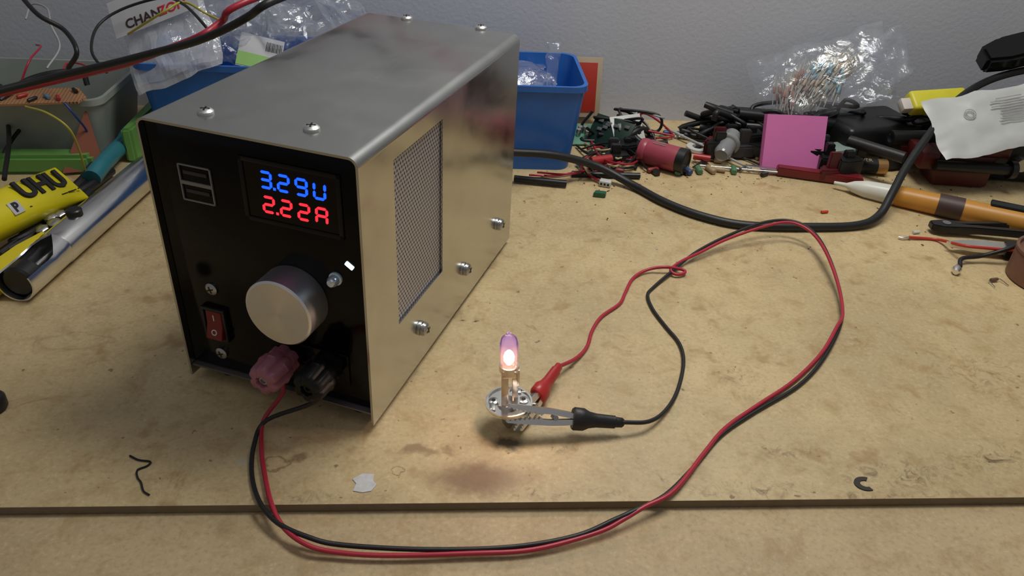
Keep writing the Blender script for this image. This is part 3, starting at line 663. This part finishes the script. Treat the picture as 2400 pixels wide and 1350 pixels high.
# glue tube
ga=P(-70,535,.026);gb=P(168,428,.020);dg=gb-ga;LG=dg.length
gt=top('glue_tube','yellow tube of all-purpose glue with black lettering','glue',fr(ga,dg)@Rr(38,'X'))
ym=mat('yellow_tube_print',(.70,.60,.01),.3,var=.05)
tb=bmesh.new();rr_=[]
sgp=lambda v:math.copysign(abs(v)**.82,v)
for x,w_,h_ in ((0,.0145,.0145),(.006,.0152,.0148),(LG*.5,.0152,.0130),(LG*.8,.0156,.0085),(LG*.95,.0160,.003),(LG,.0160,.001)):
    rr_.append([tb.verts.new((x,w_*sgp(math.cos(2*math.pi*k/40)),h_*sgp(math.sin(2*math.pi*k/40)))) for k in range(40)])
for a,b_ in zip(rr_,rr_[1:]):
    for k in range(40):tb.faces.new((a[k],a[(k+1)%40],b_[(k+1)%40],b_[k]))
tb.faces.new(rr_[0]);tb.faces.new(rr_[-1]);bmesh.ops.recalc_face_normals(tb,faces=tb.faces[:])
M().add(tb).done('tube_body',ym,gt)
sl=math.degrees(math.atan(.0045/(.3*LG)))
text('UHU',.0195,'lettering',ink,gt,T(LG*.65,.0025,.0110)@Rr(sl,'Y'),ext=.0010,bold=.0007,sx=1.05)
q=M()
for i in range(7):q.box(.004+.002*(i%3),.0008,.0008,0,T(LG*.42+i*.0078,-.0088,.0113-i*.0009)@Rr(sl,'Y')@Rr(20,'X'))
q.done('small_print',ink,gt)
lb=M().box(.009,.009,.0006,.0002).done('label_patch',mat('white_print',(.50,.50,.53),.5),gt,mw=T(LG*.29,-.006,.0134)@Rr(14,'X')@Rr(4,'Y'))
text('P',.009,'lettering',ink,lb,T(0,0,.0004),ext=.0002,bold=.0004)
yt=top('yellow_tool','yellow plastic tool handle lying beneath pump','tool',fr(P(-60,690,.008),P(110,560,.008)-P(-60,690,.008)))
M().prism([(0,-.010),(.05,-.009),(.070,-.004),(.072,.003),(.05,.008),(0,.010)],.012,T(0,0,-.006),0,.002).done('grip',yellow,yt)
M().lathe([(.068,0),(.068,.003),(.09,.0028),(.09,0)],None,0,16).done('shaft',steel,yt)
for k,(x,y,x2,y2,w) in enumerate(((20,590,150,500,.004),(60,560,190,470,.003),(120,535,200,460,.005),(0,600,90,520,.004),(150,470,260,400,.004),(170,450,230,380,.005),(90,560,210,455,.005),(30,575,120,515,.005))):
    M().tube([P(x,y,.005),P((x+x2)/2,(y+y2)/2+6,.006),P(x2,y2,.005)],w,n=10).done('cable_offcut',blackr,label='short black cable offcut under glue tube',cat='cable',group='black cable offcuts')
for k,(x,y) in enumerate(((118,512),(140,505),(128,525),(100,540))):
    p=P(x,y,.012)
    M().lathe([(0,0),(0,.0045),(.002,.0045),(.003,.003),(.0032,0)],fr(p,(0,-.2,1)),0,6 if k%2 else 18).done('hex_nut',steel,label='small steel fastener beside glue tube',cat='hardware',group='small fasteners')
# ================================================================ RIGHT CLUTTER
a=P(1500,350,.0120);b_=P(1610,380,.0120);d=b_-a;Lc=d.length
ce=top('capacitor','dark pink electrolytic capacitor with black end','capacitor',fr(a,d))
pkm=mat('dark_pink_sleeve',(.36,.06,.09),.35)
M().lathe([(0,0),(0,.008),(.001,.0107),(.004,.0113),(.006,.0113),(.0075,.0107),(.009,.0113),(Lc*.82,.0113),(Lc*.82,0)],None,0,32).done('capacitor_can',pkm,ce)
M().lathe([(Lc*.82,0),(Lc*.82,.0114),(Lc-.001,.0114),(Lc,.0104),(Lc,.0091),(Lc-.001,.0089),(Lc-.001,0)],None,0,32).done('end_cap',black,ce)
q=M()
for i in range(3):q.box(.012-.002*i,.0006,.0012,0,T(Lc*.42,-.004+i*.0022,.0111-.0004*(i==0))@Rr(8-8*i,'X'))
q.done('sleeve_marking',mat('pale_ink',(.5,.35,.35),.5),ce)
for q,r in (((1635,350),.011),((1600,318),.008)):
    M().ring(r,r*.5,.003,T(*P(*q,.001))).done('ring_washer',white,label='white plastic ring washer on table',cat='washer')
sn=top('sticky_note_pad','bright pink sticky note pad standing upright','note pad',fr(P(1855,400,.001),V((1,-.04,0)),V((0,-.94,.34))))
pinkm=mat('pink_paper',(.68,.18,.46),.7,var=.03)
q=M()
for i in range(12):q.box(.0555,.0495,.00062,0,T(random.uniform(-.0003,.0003),.0250,-.0085+i*.0007))
q.done('note_sheets',pinkm,sn)
a=P(1972,385,.0075);b_=P(2080,392,.0075);d=b_-a;Lb=d.length
be=top('battery','black and gold cylindrical battery lying on its side','battery',fr(a,d))
M().lathe([(.0,0),(0,.0066),(.0007,.0072),(Lb*.74,.0072),(Lb*.74,0)],None,0,28).done('battery_sleeve',black,be)
M().lathe([(Lb*.74,0),(Lb*.74,.00725),(Lb-.002,.00725),(Lb-.0015,.006),(Lb-.0015,.0025),(Lb,.0025),(Lb,0)],None,0,28).done('gold_end',mat('copper_gold',(.55,.32,.12),.3,.8),be)
text('POWER',.0055,'lettering',mat('pale_gold_ink',(.40,.34,.22),.5),be,T(Lb*.36,-.003,.0066)@Rr(20,'X'),ext=.0004,sx=1.1)
M().lathe([(0,0),(0,.005),(.001,.0062),(.017,.0062),(.018,.005),(.018,0)],fr(P(1925,378,.0065),P(1975,388,.0065)-P(1925,378,.0065)),0,24).done('green_bushing',green,label='short green plastic bushing on its side',cat='bushing')
gl_=mat('frosted_clear',(.75,.78,.8),.15,trans=.7)
M().lathe([(0,0),(0,.006),(.004,.008),(.018,.008),(.019,.011),(.022,.011),(.022,.008),(.034,.008),(.036,.004),(.036,0)],fr(P(1690,365,.010),V((.5,.8,.25))),0,28).done('clear_nozzle',gl_,label='frosted clear plastic nozzle lying on clutter',cat='nozzle')
def rod(p,q,r,m,name,label,cat,hollow=True,n=20):
    d=q-p;l=d.length
    s=M();s.lathe([(.004,0),(.0,r*.6),(0,r),(l,r),(l,r*.6),(l-.004,0)],fr(p,d),0,n)
    return s.done(name,m,label=label,cat=cat)
rod(P(1640,300,.012),P(1745,318,.012),.005,black,'plastic_tube','short black plastic tube in clutter','tube')
rod(P(1205,418,.004),P(1328,430,.004),.0028,black,'plastic_tube','thin black plastic tube lying on table','tube')
rod(P(1340,407,.003),P(1500,412,.003),.0026,black,'plastic_tube','thin black plastic tube lying on table','tube')
rod(P(1625,366,.006),P(1665,372,.006),.003,red,'plastic_tube','short red plastic tube lying on table','tube')
rod(P(1640,388,.003),P(1870,408,.004),.0011,steel,'metal_rod','thin bent steel rod beside red cutter','rod')
rod(P(1560,300,.006),P(1760,395,.004),.0012,mat('grey_wire',(.4,.4,.4),.4),'metal_rod','thin grey rod across clutter','rod')
a=P(1820,398,.005);b_=P(2020,424,.005);d=b_-a;l=d.length
rc=top('box_cutter','slim dark red box cutter with steel blade','cutter',fr(a,d))
M().prism([(0,-.004),(l,-.006),(l,.006),(0,.005)],.008,T(0,0,-.004),0,.001).done('cutter_handle',mat('dark_red_plastic',(.16,.012,.015),.35),rc)
M().prism([(-.03,0),(0,-.003),(0,.003),(-.02,.003)],.0008,None).done('blade',steel,rc)
a=P(1955,428,.006);b_=P(2460,535,.011);d=b_-a;l=d.length
te=top('voltage_tester','orange pen voltage tester with white tip','tester',fr(a,d))
M().lathe([(0,0),(0,.0014),(.010,.0020),(.016,.0050),(.026,.0074),(.045,.0084),(.05,.0084),(.05,0)],None,0,28).done('probe_tip',mat('cream_plastic',(.66,.66,.59),.35),te)
om=mat('orange_plastic',(.54,.245,.035),.4)
M().lathe([(.05,0),(.05,.0080),(.053,.0087),(l,.0094),(l,0)],None,0,28).done('tester_body',om,te)
M().lathe([(.083,.0086),(.083,.0096),(.102,.0097),(.102,.0086)],None,0,28).done('grip_band',mat('brown_band',(.06,.03,.025),.5),te)
M().box(.06,.010,.004,.001).done('pocket_clip',black,te,mw=T(.150,.003,.0094))
a=P(2180,528,.006);b_=P(2470,545,.008);d=b_-a
pl_=top('pliers','small black handled steel side cutters','pliers',fr(a,d))
M().prism([(0,-.004),(.008,-.007),(.03,-.006),(.06,-.008),(.11,-.012),(.11,-.006),(.06,-.002),(.03,0),(.06,.004),(.11,.010),(.11,.016),(.06,.010),(.03,.006),(.008,.006),(0,.004)],.006,T(0,0,-.003),0,.001).done('handle',black,pl_)
M().lathe([(-.0036,0),(-.0036,.0032),(.0036,.0032),(.0036,0)],fr((.012,0,0),(0,0,1),(1,0,0)),0,20).done('pivot',steel,pl_)
kn2=top('utility_blade','black tool with bare steel cutting jaw','tool',fr(P(2215,572,.006),P(2440,590,.006)-P(2215,572,.006)))
M().prism([(0,0),(.02,-.006),(.045,-.007),(.05,.004),(.03,.006),(.012,.004)],.005,T(0,0,-.002),0,.0006).done('jaw',chrome,kn2)
M().prism([(.04,-.008),(.1,-.009),(.1,.008),(.045,.007)],.009,T(0,0,-.0045),0,.002).done('handle',black,kn2)
wire('hookup_wire',path([(2130,556,.002),(2200,562,.002),(2260,576,.0125),(2330,583,.012),(2400,588,.012),(2470,590,.010)]),.0012,mat('red_wire2',(.5,.04,.02),.4),'red hookup wire with stripped tinned end')
wire('wire_strand',path([(2106,556,.0016),(2118,558,.0018),(2131,556,.002)]),.0009,chrome,'tinned bare end of a red wire',sub=3)
wire('hookup_wire',path([(2250,625,.003),(2255,606,.005),(2300,600,.006),(2370,580,.014),(2450,545,.02)]),.0016,blackr,'black hookup wire with soldered end')
M().lathe([(0,0),(0,.002),(.004,.0034),(.009,.0022),(.010,0)],fr(P(2240,638,.003),V((.6,.8,0))),0,12).done('solder_lug',chrome,label='tinned solder lug at black wire end',cat='terminal')
tp_=P(2455,660,0)
M().lathe([(0,0),(0,.026),(.001,.028),(.020,.028),(.021,.0275),(.022,.0285),(.024,.0285),(.024,.0265),(.021,.026),(.021,0)],fr(tp_,(0,0,1),(1,0,0)),0,48).done('round_tin',mat('rusty_tin',(.22,.11,.07),.5,.3,var=.4,scale=80),label='round brown tin with dark rim',cat='tin')
rs_=top('resistor','tiny resistor with bent wire leads','resistor',fr(P(2330,655,.002),V((1,.2,0))))
M().lathe([(-.003,0),(-.003,.0011),(-.002,.0013),(.002,.0013),(.003,.0011),(.003,0)],None,0,12).done('resistor_body',mat('brown_body',(.15,.08,.05),.4),rs_)
M().tube([(-.006,-.008,-.001),(-.005,-.001,0),(-.003,0,0),(.003,0,0),(.005,-.001,0),(.006,-.008,-.001)],.0003,n=5,sub=3).done('lead',steel,rs_)
e=top('clamp','dark red metal clamp block with black jaw','clamp',fr(P(2245,440,.0),V((1,-.1,0))))
drm=mat('dark_red_metal',(.09,.010,.012),.4)
q=M();q.box(.05,.03,.03,.003,c=(0,.015,.016));q.box(.016,.034,.016,.002,c=(-.034,.015,.024));q.box(.03,.02,.012,.002,c=(.02,.01,.036));q.done('clamp_body',drm,e)
M().lathe([(-.03,0),(-.03,.005),(.035,.005),(.035,.008),(.04,.008),(.04,0)],fr((0,-.004,.022),(1,0,0)),0,20).done('clamp_screw',black,e)
e=top('clamp','black metal clamp block beside tester','clamp',fr(P(2385,430,.0),V((1,-.1,0))))
q=M();q.box(.06,.04,.035,.004,c=(0,.02,.0185));q.box(.02,.03,.02,.003,c=(-.02,.02,.044));q.done('clamp_body',black,e)
M().lathe([(0,0),(0,.006),(.02,.006),(.02,0)],fr((-.01,-.012,.022),(0,1,0)),0,20).done('clamp_screw',steel,e)
def adapter(p,w,d_,h,yaw,label):
    e=top('power_adapter',label,'adapter',T(*p)@Rr(yaw,'Z'))
    M().box(w,d_,h,min(w,d_,h)*.18,c=(0,0,h/2),seg=3).done('adapter_body',black,e)
    M().lathe([(0,0),(0,.005),(.006,.005),(.010,.0035),(.014,.003),(.014,0)],fr((w/2-.001,0,h/2),(1,0,0)),0,16).done('strain_relief',blackr,e)
adapter((.305,.715,.0),.075,.05,.026,-8,'black plastic power adapter in dark clutter')
adapter((.400,.700,.0),.085,.06,.034,12,'black plastic power adapter in dark clutter')
adapter((.50,.70,.0),.09,.07,.04,-15,'black plastic power adapter under white bag')
adapter((.60,.70,.0),.09,.07,.05,10,'black plastic power adapter under white bag')
rnd=random.Random(3)
for k in range(46):
    if k<38:
        cx=rnd.uniform(.24,.60);cy=rnd.uniform(.650,.705) if cx>.385 else rnd.uniform(.695,.715);z=rnd.uniform(.004,.045)
        xm=.22
    else:cx=rnd.uniform(.15,.22);cy=rnd.uniform(.69,.73);z=rnd.uniform(.004,.018);xm=.12
    pts=[]
    for i in range(7):pts.append((max(xm,cx+rnd.uniform(-.03,.03)),cy+rnd.uniform(-.018,.018),max(.004,z+rnd.uniform(-.012,.012))))
    mm=(blackr,blackr,blackr,blackr,mat('grey_wire',(.4,.4,.4),.4),redw,blackr,blackr)[k%8]
    wire('tangled_cable',pts,rnd.choice((.0014,.002,.003)) if mm is blackr else .001,mm,{'black_rubber':'tangled black cable in clutter heap','grey_wire':'tangled grey wire in clutter heap','red_wire_sheath':'tangled red wire in clutter heap'}[mm.name],n=8)
for k in range(22):
    px,py=(rnd.uniform(1900,2330),rnd.uniform(318,400)) if k<13 else ((rnd.uniform(1640,1770),rnd.uniform(300,345)) if k<18 else (rnd.uniform(1380,1500),rnd.uniform(315,350)))
    p=P(px,py,.012)
    s=M();w_=rnd.uniform(.010,.020)*(1 if k<18 else .7);h_=rnd.uniform(.006,.011)
    s.prism([(-w_,-h_),(-w_*.3,-h_*1.2),(w_,-h_*.7),(w_*.8,h_),(-w_*.6,h_*.8)],rnd.uniform(.008,.020)*(1 if k<18 else .6),T(p.x,p.y,.002),0,.0015)
    s.prism([(-w_*.4,-h_*.4),(w_*.3,-h_*.4),(w_*.3,h_*.3),(-w_*.4,h_*.3)],.025*(1 if k<18 else .6),T(p.x,p.y,.002),0,.0008)
    s.done('plastic_housing',(black,black,mat('dark_red_metal',(.09,.010,.012),.4),black,mat('charcoal_plastic',(.03,.03,.032),.5))[k%5],label='dark plastic housing piece in clutter heap',cat='plastic part',group='dark housing pieces in clutter')
rod(V((.27,.70,.033)),V((.38,.69,.028)),.005,black,'marker_pen','black marker pen lying on clutter','pen')
rod(V((.40,.655,.030)),V((.47,.66,.030)),.007,black,'plastic_tube','black plastic tube in clutter','tube')
rod(P(1990,330,.03),P(2120,370,.03),.005,blackr,'screwdriver','black tool handle on clutter','tool')
M().box(.03,.02,.014,.002,mtx=T(*P(1960,358,.010))@Rr(20,'Z')).done('relay_block',mat('grey_green',(.25,.33,.30),.4),label='pale grey-green plastic connector block',cat='connector')
for q in ((1700,318,12),(1755,305,40),(1770,345,-20)):
    p=P(q[0],q[1],.01)
    s=M();s.prism([(-.016,-.006),(.010,-.009),(.018,.002),(.004,.010),(-.012,.007)],.012,T(p.x,p.y,.003)@Rr(q[2],'Z'),0,.002)
    s.done('foam_offcut',black,label='black foam offcut in clutter',cat='foam')
# resistor bag
rbp=V((.352,.712,.066))
rbg=top('resistor_bag','clear plastic bag full of bundled resistors','bag',T(*rbp)@Rr(-18,'Y')@Rr(52,'X'))
M().pillow(.126,.074,.030,.005,14,28).done('bag_film',film,rbg,smooth=40)
rr2=random.Random(5);q=M()
BN=[(-.036,-.006,1.25,2),(-.024,.002,.9,2),(-.010,-.008,.75,3),(-.004,.006,.65,1),(.008,-.004,.8,1),(.016,.006,.55,3)]
for i in range(280):
    bx_,by_,ba_,bm_=BN[i%6]
    x=bx_+rr2.gauss(0,.0055);y=by_+rr2.gauss(0,.0055);z=rr2.uniform(-.009,.009)
    a_=ba_+rr2.gauss(0,.16);dd=V((math.cos(a_),math.sin(a_),rr2.uniform(-.1,.1)))
    mt=fr((x,y,z),dd)
    q.lathe([(-.016,0),(-.016,.0005),(.016,.0005),(.016,0)],mt,0,4)
    q.lathe([(-.0032,0),(-.0032,.001),(-.0024,.0014),(.0024,.0014),(.0032,.001),(.0032,0)],mt,bm_,8)
q.done('resistor_bundle',[mat('tin_lead',(.62,.60,.54),.4,.5),mat('pale_blue_body',(.18,.36,.46),.4),mat('dusty_pink_body',(.36,.19,.15),.4),mat('beige_body',(.50,.40,.28),.45)],rbg,kind='stuff',label='bundled blue and tan resistors')
bag((.418,.725,.085),.04,.045,.012,Rr(60,'X')@Rr(30,'Z'),'crumpled clear plastic bag over clutter',cr=.007,seed=31)
yr=top('yellow_tape_pack','yellow flat tape pack on clutter','tape',fr(PY(2195,238,.675),V((1,.1,.06)),V((0,-.6,.8))))
M().box(.056,.020,.014,.003,seg=3).done('tape_body',mat('lemon_yellow',(.66,.60,.04),.4),yr)
M().box(.010,.012,.008,.001,c=(-.032,-.002,0)).done('orange_tab',mat('pale_tab',(.6,.55,.5),.5),yr)
wb=top('paper_bag','crumpled white printed bag lying on clutter','bag',fr(PY(2345,280,.62),V((1,.05,.20)),V((-.1,-.6,.80))))
M().pillow(.120,.060,.004,.0028,40,22).done('bag_sheet',mat('off_white_film',(.50,.51,.50),.4,bump=.3,bscale=60),wb)
q=M()
for i in range(10):q.box(.03+rr2.uniform(-.01,.004),.0009,.0003,0,T(.012+rr2.uniform(-.002,.002),.018-i*.0024,.0046))
q.done('small_print',mat('grey_ink',(.3,.3,.3),.6),wb)
q=M()
for r_ in (.005,.0035):q.ring(r_,r_-.0006,.0003,T(-.026,.008,.0046),0,24)
q.done('printed_logo',mat('grey_ink',(.3,.3,.3),.6),wb)
pg=top('mains_plug','glossy black moulded plug on cable end','plug',fr(PY(2298,140,.70),V((1,.0,.30)),V((0,-.5,.85))))
q=M();q.prism([(0,-.010),(.02,-.014),(.045,-.014),(.06,-.010),(.06,.010),(.045,.014),(.02,.014),(0,.008)],.02,T(0,0,-.010),0,.003)
q.done('plug_body',mat('shiny_black',(.01,.01,.01),.15),pg)
M().lathe([(.058,0),(.058,.007),(.085,.004),(.085,0)],None,0,20).done('strain_relief',blackr,pg)
e=top('circuit_module','small white circuit module standing in wire nest','circuit board',fr(P(1470,300,.018),V((1,.15,.1)),V((-.2,-.7,.7))))
M().box(.030,.026,.0016,.0003).done('board_sheet',mat('pale_board',(.55,.56,.52),.4),e)
q=M();q.box(.008,.008,.004,.0005,c=(-.006,0,.0025));q.box(.005,.004,.003,.0004,c=(.006,.005,.002));q.done('chip',black,e)
e=top('circuit_module','dark green circuit module tilted in wire nest','circuit board',fr(P(1430,310,.014),V((.55,-.5,.0)),V((-.5,-.5,.6))))
M().box(.042,.028,.0016,.0003).done('board_sheet',mat('dark_pcb',(.01,.03,.02),.4),e)
q=M()
for i in range(8):q.box(.005,.003,.002,.0003,c=(rr2.uniform(-.017,.017),rr2.uniform(-.010,.010),.0018))
q.done('chip',mat('chip_grey',(.12,.12,.12),.4),e)
e=top('circuit_module','green circuit module lying flat on table','circuit board',fr(P(1375,315,.006),V((1,.1,0)),V((0,-.3,1))))
M().box(.036,.03,.0016,.0003).done('board_sheet',mat('pale_green_pcb',(.10,.28,.18),.4),e)
q=M()
for i in range(6):q.lathe([(0,0),(0,.0025),(.006,.0025),(.007,.002),(.007,0)],fr((rr2.uniform(-.014,.014),rr2.uniform(-.010,.010),.001),(0,0,1),(1,0,0)),0,14)
q.done('component',steel,e)
yw=mat('cream_wire',(.5,.46,.25),.4)
HL=[([(1375,350),(1410,345),(1440,365),(1470,350),(1455,320),(1435,300)],redw),([(1365,370),(1400,358),(1440,378),(1480,380),(1490,340),(1460,310)],blackr),
([(1370,335),(1405,352),(1445,345),(1470,325),(1455,290)],yw),([(1390,395),(1380,375),(1420,360),(1450,372),(1475,355)],yw),
([(1415,430),(1385,412),(1370,385),(1400,375),(1440,390),(1475,370)],yw),([(1412,428),(1375,405),(1362,380),(1395,360),(1430,372)],redw),([(1418,426),(1392,404),(1378,380),(1420,372)],blackr),
([(1260,404),(1330,408),(1400,392),(1460,378),(1500,360)],redw),([(1240,410),(1300,412),(1350,404),(1400,402),(1450,395)],redw),([(1350,372),(1380,390),(1420,396),(1490,392)],blackr),
([(1350,340),(1380,360),(1430,350),(1490,372)],blackr),([(1400,330),(1430,365),(1480,375),(1500,345)],blackr),([(1380,320),(1410,370),(1470,385),(1500,375)],redw),
([(1360,350),(1420,335),(1480,355),(1520,400)],blackr),([(1440,300),(1480,330),(1500,360),(1490,395)],blackr),([(1620,395),(1680,360),(1740,370),(1790,390)],blackr)]
for l_,m_ in HL:
    wire('hookup_wire',[P(x,y,.0015+rr2.uniform(0,.010) if 0<i<len(l_)-1 else .0025) for i,(x,y) in enumerate(l_)],.0010,m_,{'red_wire_sheath':'thin red','black_rubber':'thin black','cream_wire':'thin cream'}[m_.name]+' hookup wire in tangled wire nest',n=6)
e=top('wire_connector','small white plastic wire connector on table','connector',T(*P(1418,436,.0))@Rr(-20,'Z'))
q=M();q.box(.010,.007,.005,.0006,c=(0,0,.003));q.done('housing',white,e)
q=M()
for i in range(3):q.box(.0016,.0006,.002,0,c=(-.003+i*.003,-.0036,.003))
q.done('contact_slot',dark,e)
M().prism([(-.006,-.002),(.004,-.004),(.006,.002),(-.003,.004)],.004,T(*P(1405,460,0)),0,.0005).done('green_terminal',pcbg,label='small green terminal piece on table',cat='connector')
rod(P(1385,378,.008),P(1432,372,.008),.004,red,'alligator_boot','red plastic clip boot in wire nest','clip')
cols=[('small_transistor',black),('small_capacitor',mat('cap_blue',(.03,.07,.2),.4)),('small_resistor',mat('tan_body',(.36,.26,.15),.5)),('small_led',mat('dull_red',(.24,.03,.03),.4)),('small_cap_green',mat('cap_green',(.08,.2,.1),.4)),('steel_screw',steel)]
names={'small_transistor':('transistor','small black transistor in clutter'),'small_capacitor':('electrolytic_capacitor','small blue capacitor in clutter'),'small_resistor':('axial_resistor','small tan resistor in clutter'),'small_led':('red_component','small red component in clutter'),'small_cap_green':('green_component','small green component in clutter'),'steel_screw':('loose_screw','small steel screw in clutter')}
for k in range(110):
    px=rr2.uniform(1360,2120) if k<80 else rr2.uniform(1360,1790);py=rr2.uniform(312,412)+(px-1350)*.012;kk=k%6 if k<80 else (0,0,1,0,5,2)[k%6];nm,m_=cols[kk]
    p=P(px,py,0);p.z=.0035
    a_=rr2.uniform(0,math.pi);dd=V((math.cos(a_),math.sin(a_),0));s=M();r_=rr2.uniform(.0016,.003);l=rr2.uniform(.006,.013)
    mt=fr(p-V((0,0,.0035-r_-.0002)),dd)
    if kk==0:s.prism([(-r_,-r_),(r_,-r_),(r_,r_*.2),(r_*.5,r_),(-r_*.5,r_),(-r_,r_*.2)],l*.6,mt@Rr(90,'Y'))
    elif kk==5:s.lathe([(0,0),(0,r_),(.0015,r_),(.002,r_*.5),(l,r_*.45),(l+.001,0)],mt,0,12)
    else:s.lathe([(0,0),(0,r_*.8),(.001,r_),(l-.001,r_),(l,r_*.8),(l,0)],mt,0,12)
    if kk!=5:s.tube([mt@V((l*.5,0,0)),mt@V((l+.006,.001,-.0005)),mt@V((l+.012,.003,-.001))],.0003,n=4,sub=2)
    s.done(names[nm][0],m_,label=names[nm][1],cat='electronic part',group='loose parts in clutter')
q=M()
for k in range(320):
    t=rr2.random()
    if t<.85:p=P(rr2.uniform(1330,2350),rr2.gauss(415,22),0)
    else:p=P(rr2.uniform(1300,2400),rr2.uniform(420,600),0)
    if p.y>.74:continue
    s=rr2.uniform(.0003,.0010)
    q.box(s*rr2.uniform(1,3),s,s*.6,0,T(p.x,p.y,s*.35)@Rr(rr2.uniform(0,180),'Z'),rr2.choice((0,0,1,2,3)))
q.done('crumb_debris',[mat('dark_crumb',(.12,.07,.04),.7),mat('rust_crumb',(.28,.11,.05),.7),steel,mat('pale_crumb',(.55,.5,.42),.7)],label='scattered solder crumbs and wire clippings on board',cat='debris',kind='stuff')
for q_,m_,l_ in (((1925,497),mat('red_orange',(.6,.06,.02),.5),'tiny red insulation sleeve on table'),((2140,545),white,'tiny white insulation scrap on table')):
    M().lathe([(0,0),(0,.0012),(.006,.0012),(.006,0)],fr(P(*q_,.0014),V((1,.2,0))),0,10).done('insulation_sleeve',m_,label=l_,cat='scrap')
# ================================================================ LIGHTS
def area(loc,tgt,size,e,col,sy=None):
    l=bpy.data.lights.new('ceiling_or_fill_light','AREA');l.shape='RECTANGLE';l.size=size;l.size_y=sy or size;l.energy=e;l.color=col
    o_=bpy.data.objects.new('ceiling_or_fill_light',l);sc.collection.objects.link(o_);o_.location=loc
    o_.rotation_euler=(V(tgt)-V(loc)).to_track_quat('-Z','Y').to_euler();return o_
area((.25,.50,.76),(.19,.42,0),.38,3.8,(1,.98,.91),.2)
area((.1,-.1,1.5),(.1,.5,0),1.2,1.3,(.96,.97,1))  # added fill lamp without a real source, lifts the overall brightness
w=bpy.data.worlds.new('world');sc.world=w;w.use_nodes=True
bg=w.node_tree.nodes['Background'];bg.inputs[0].default_value=(.70,.70,.73,1);bg.inputs[1].default_value=.20
sc.view_settings.view_transform='Standard';sc.view_settings.look='None'
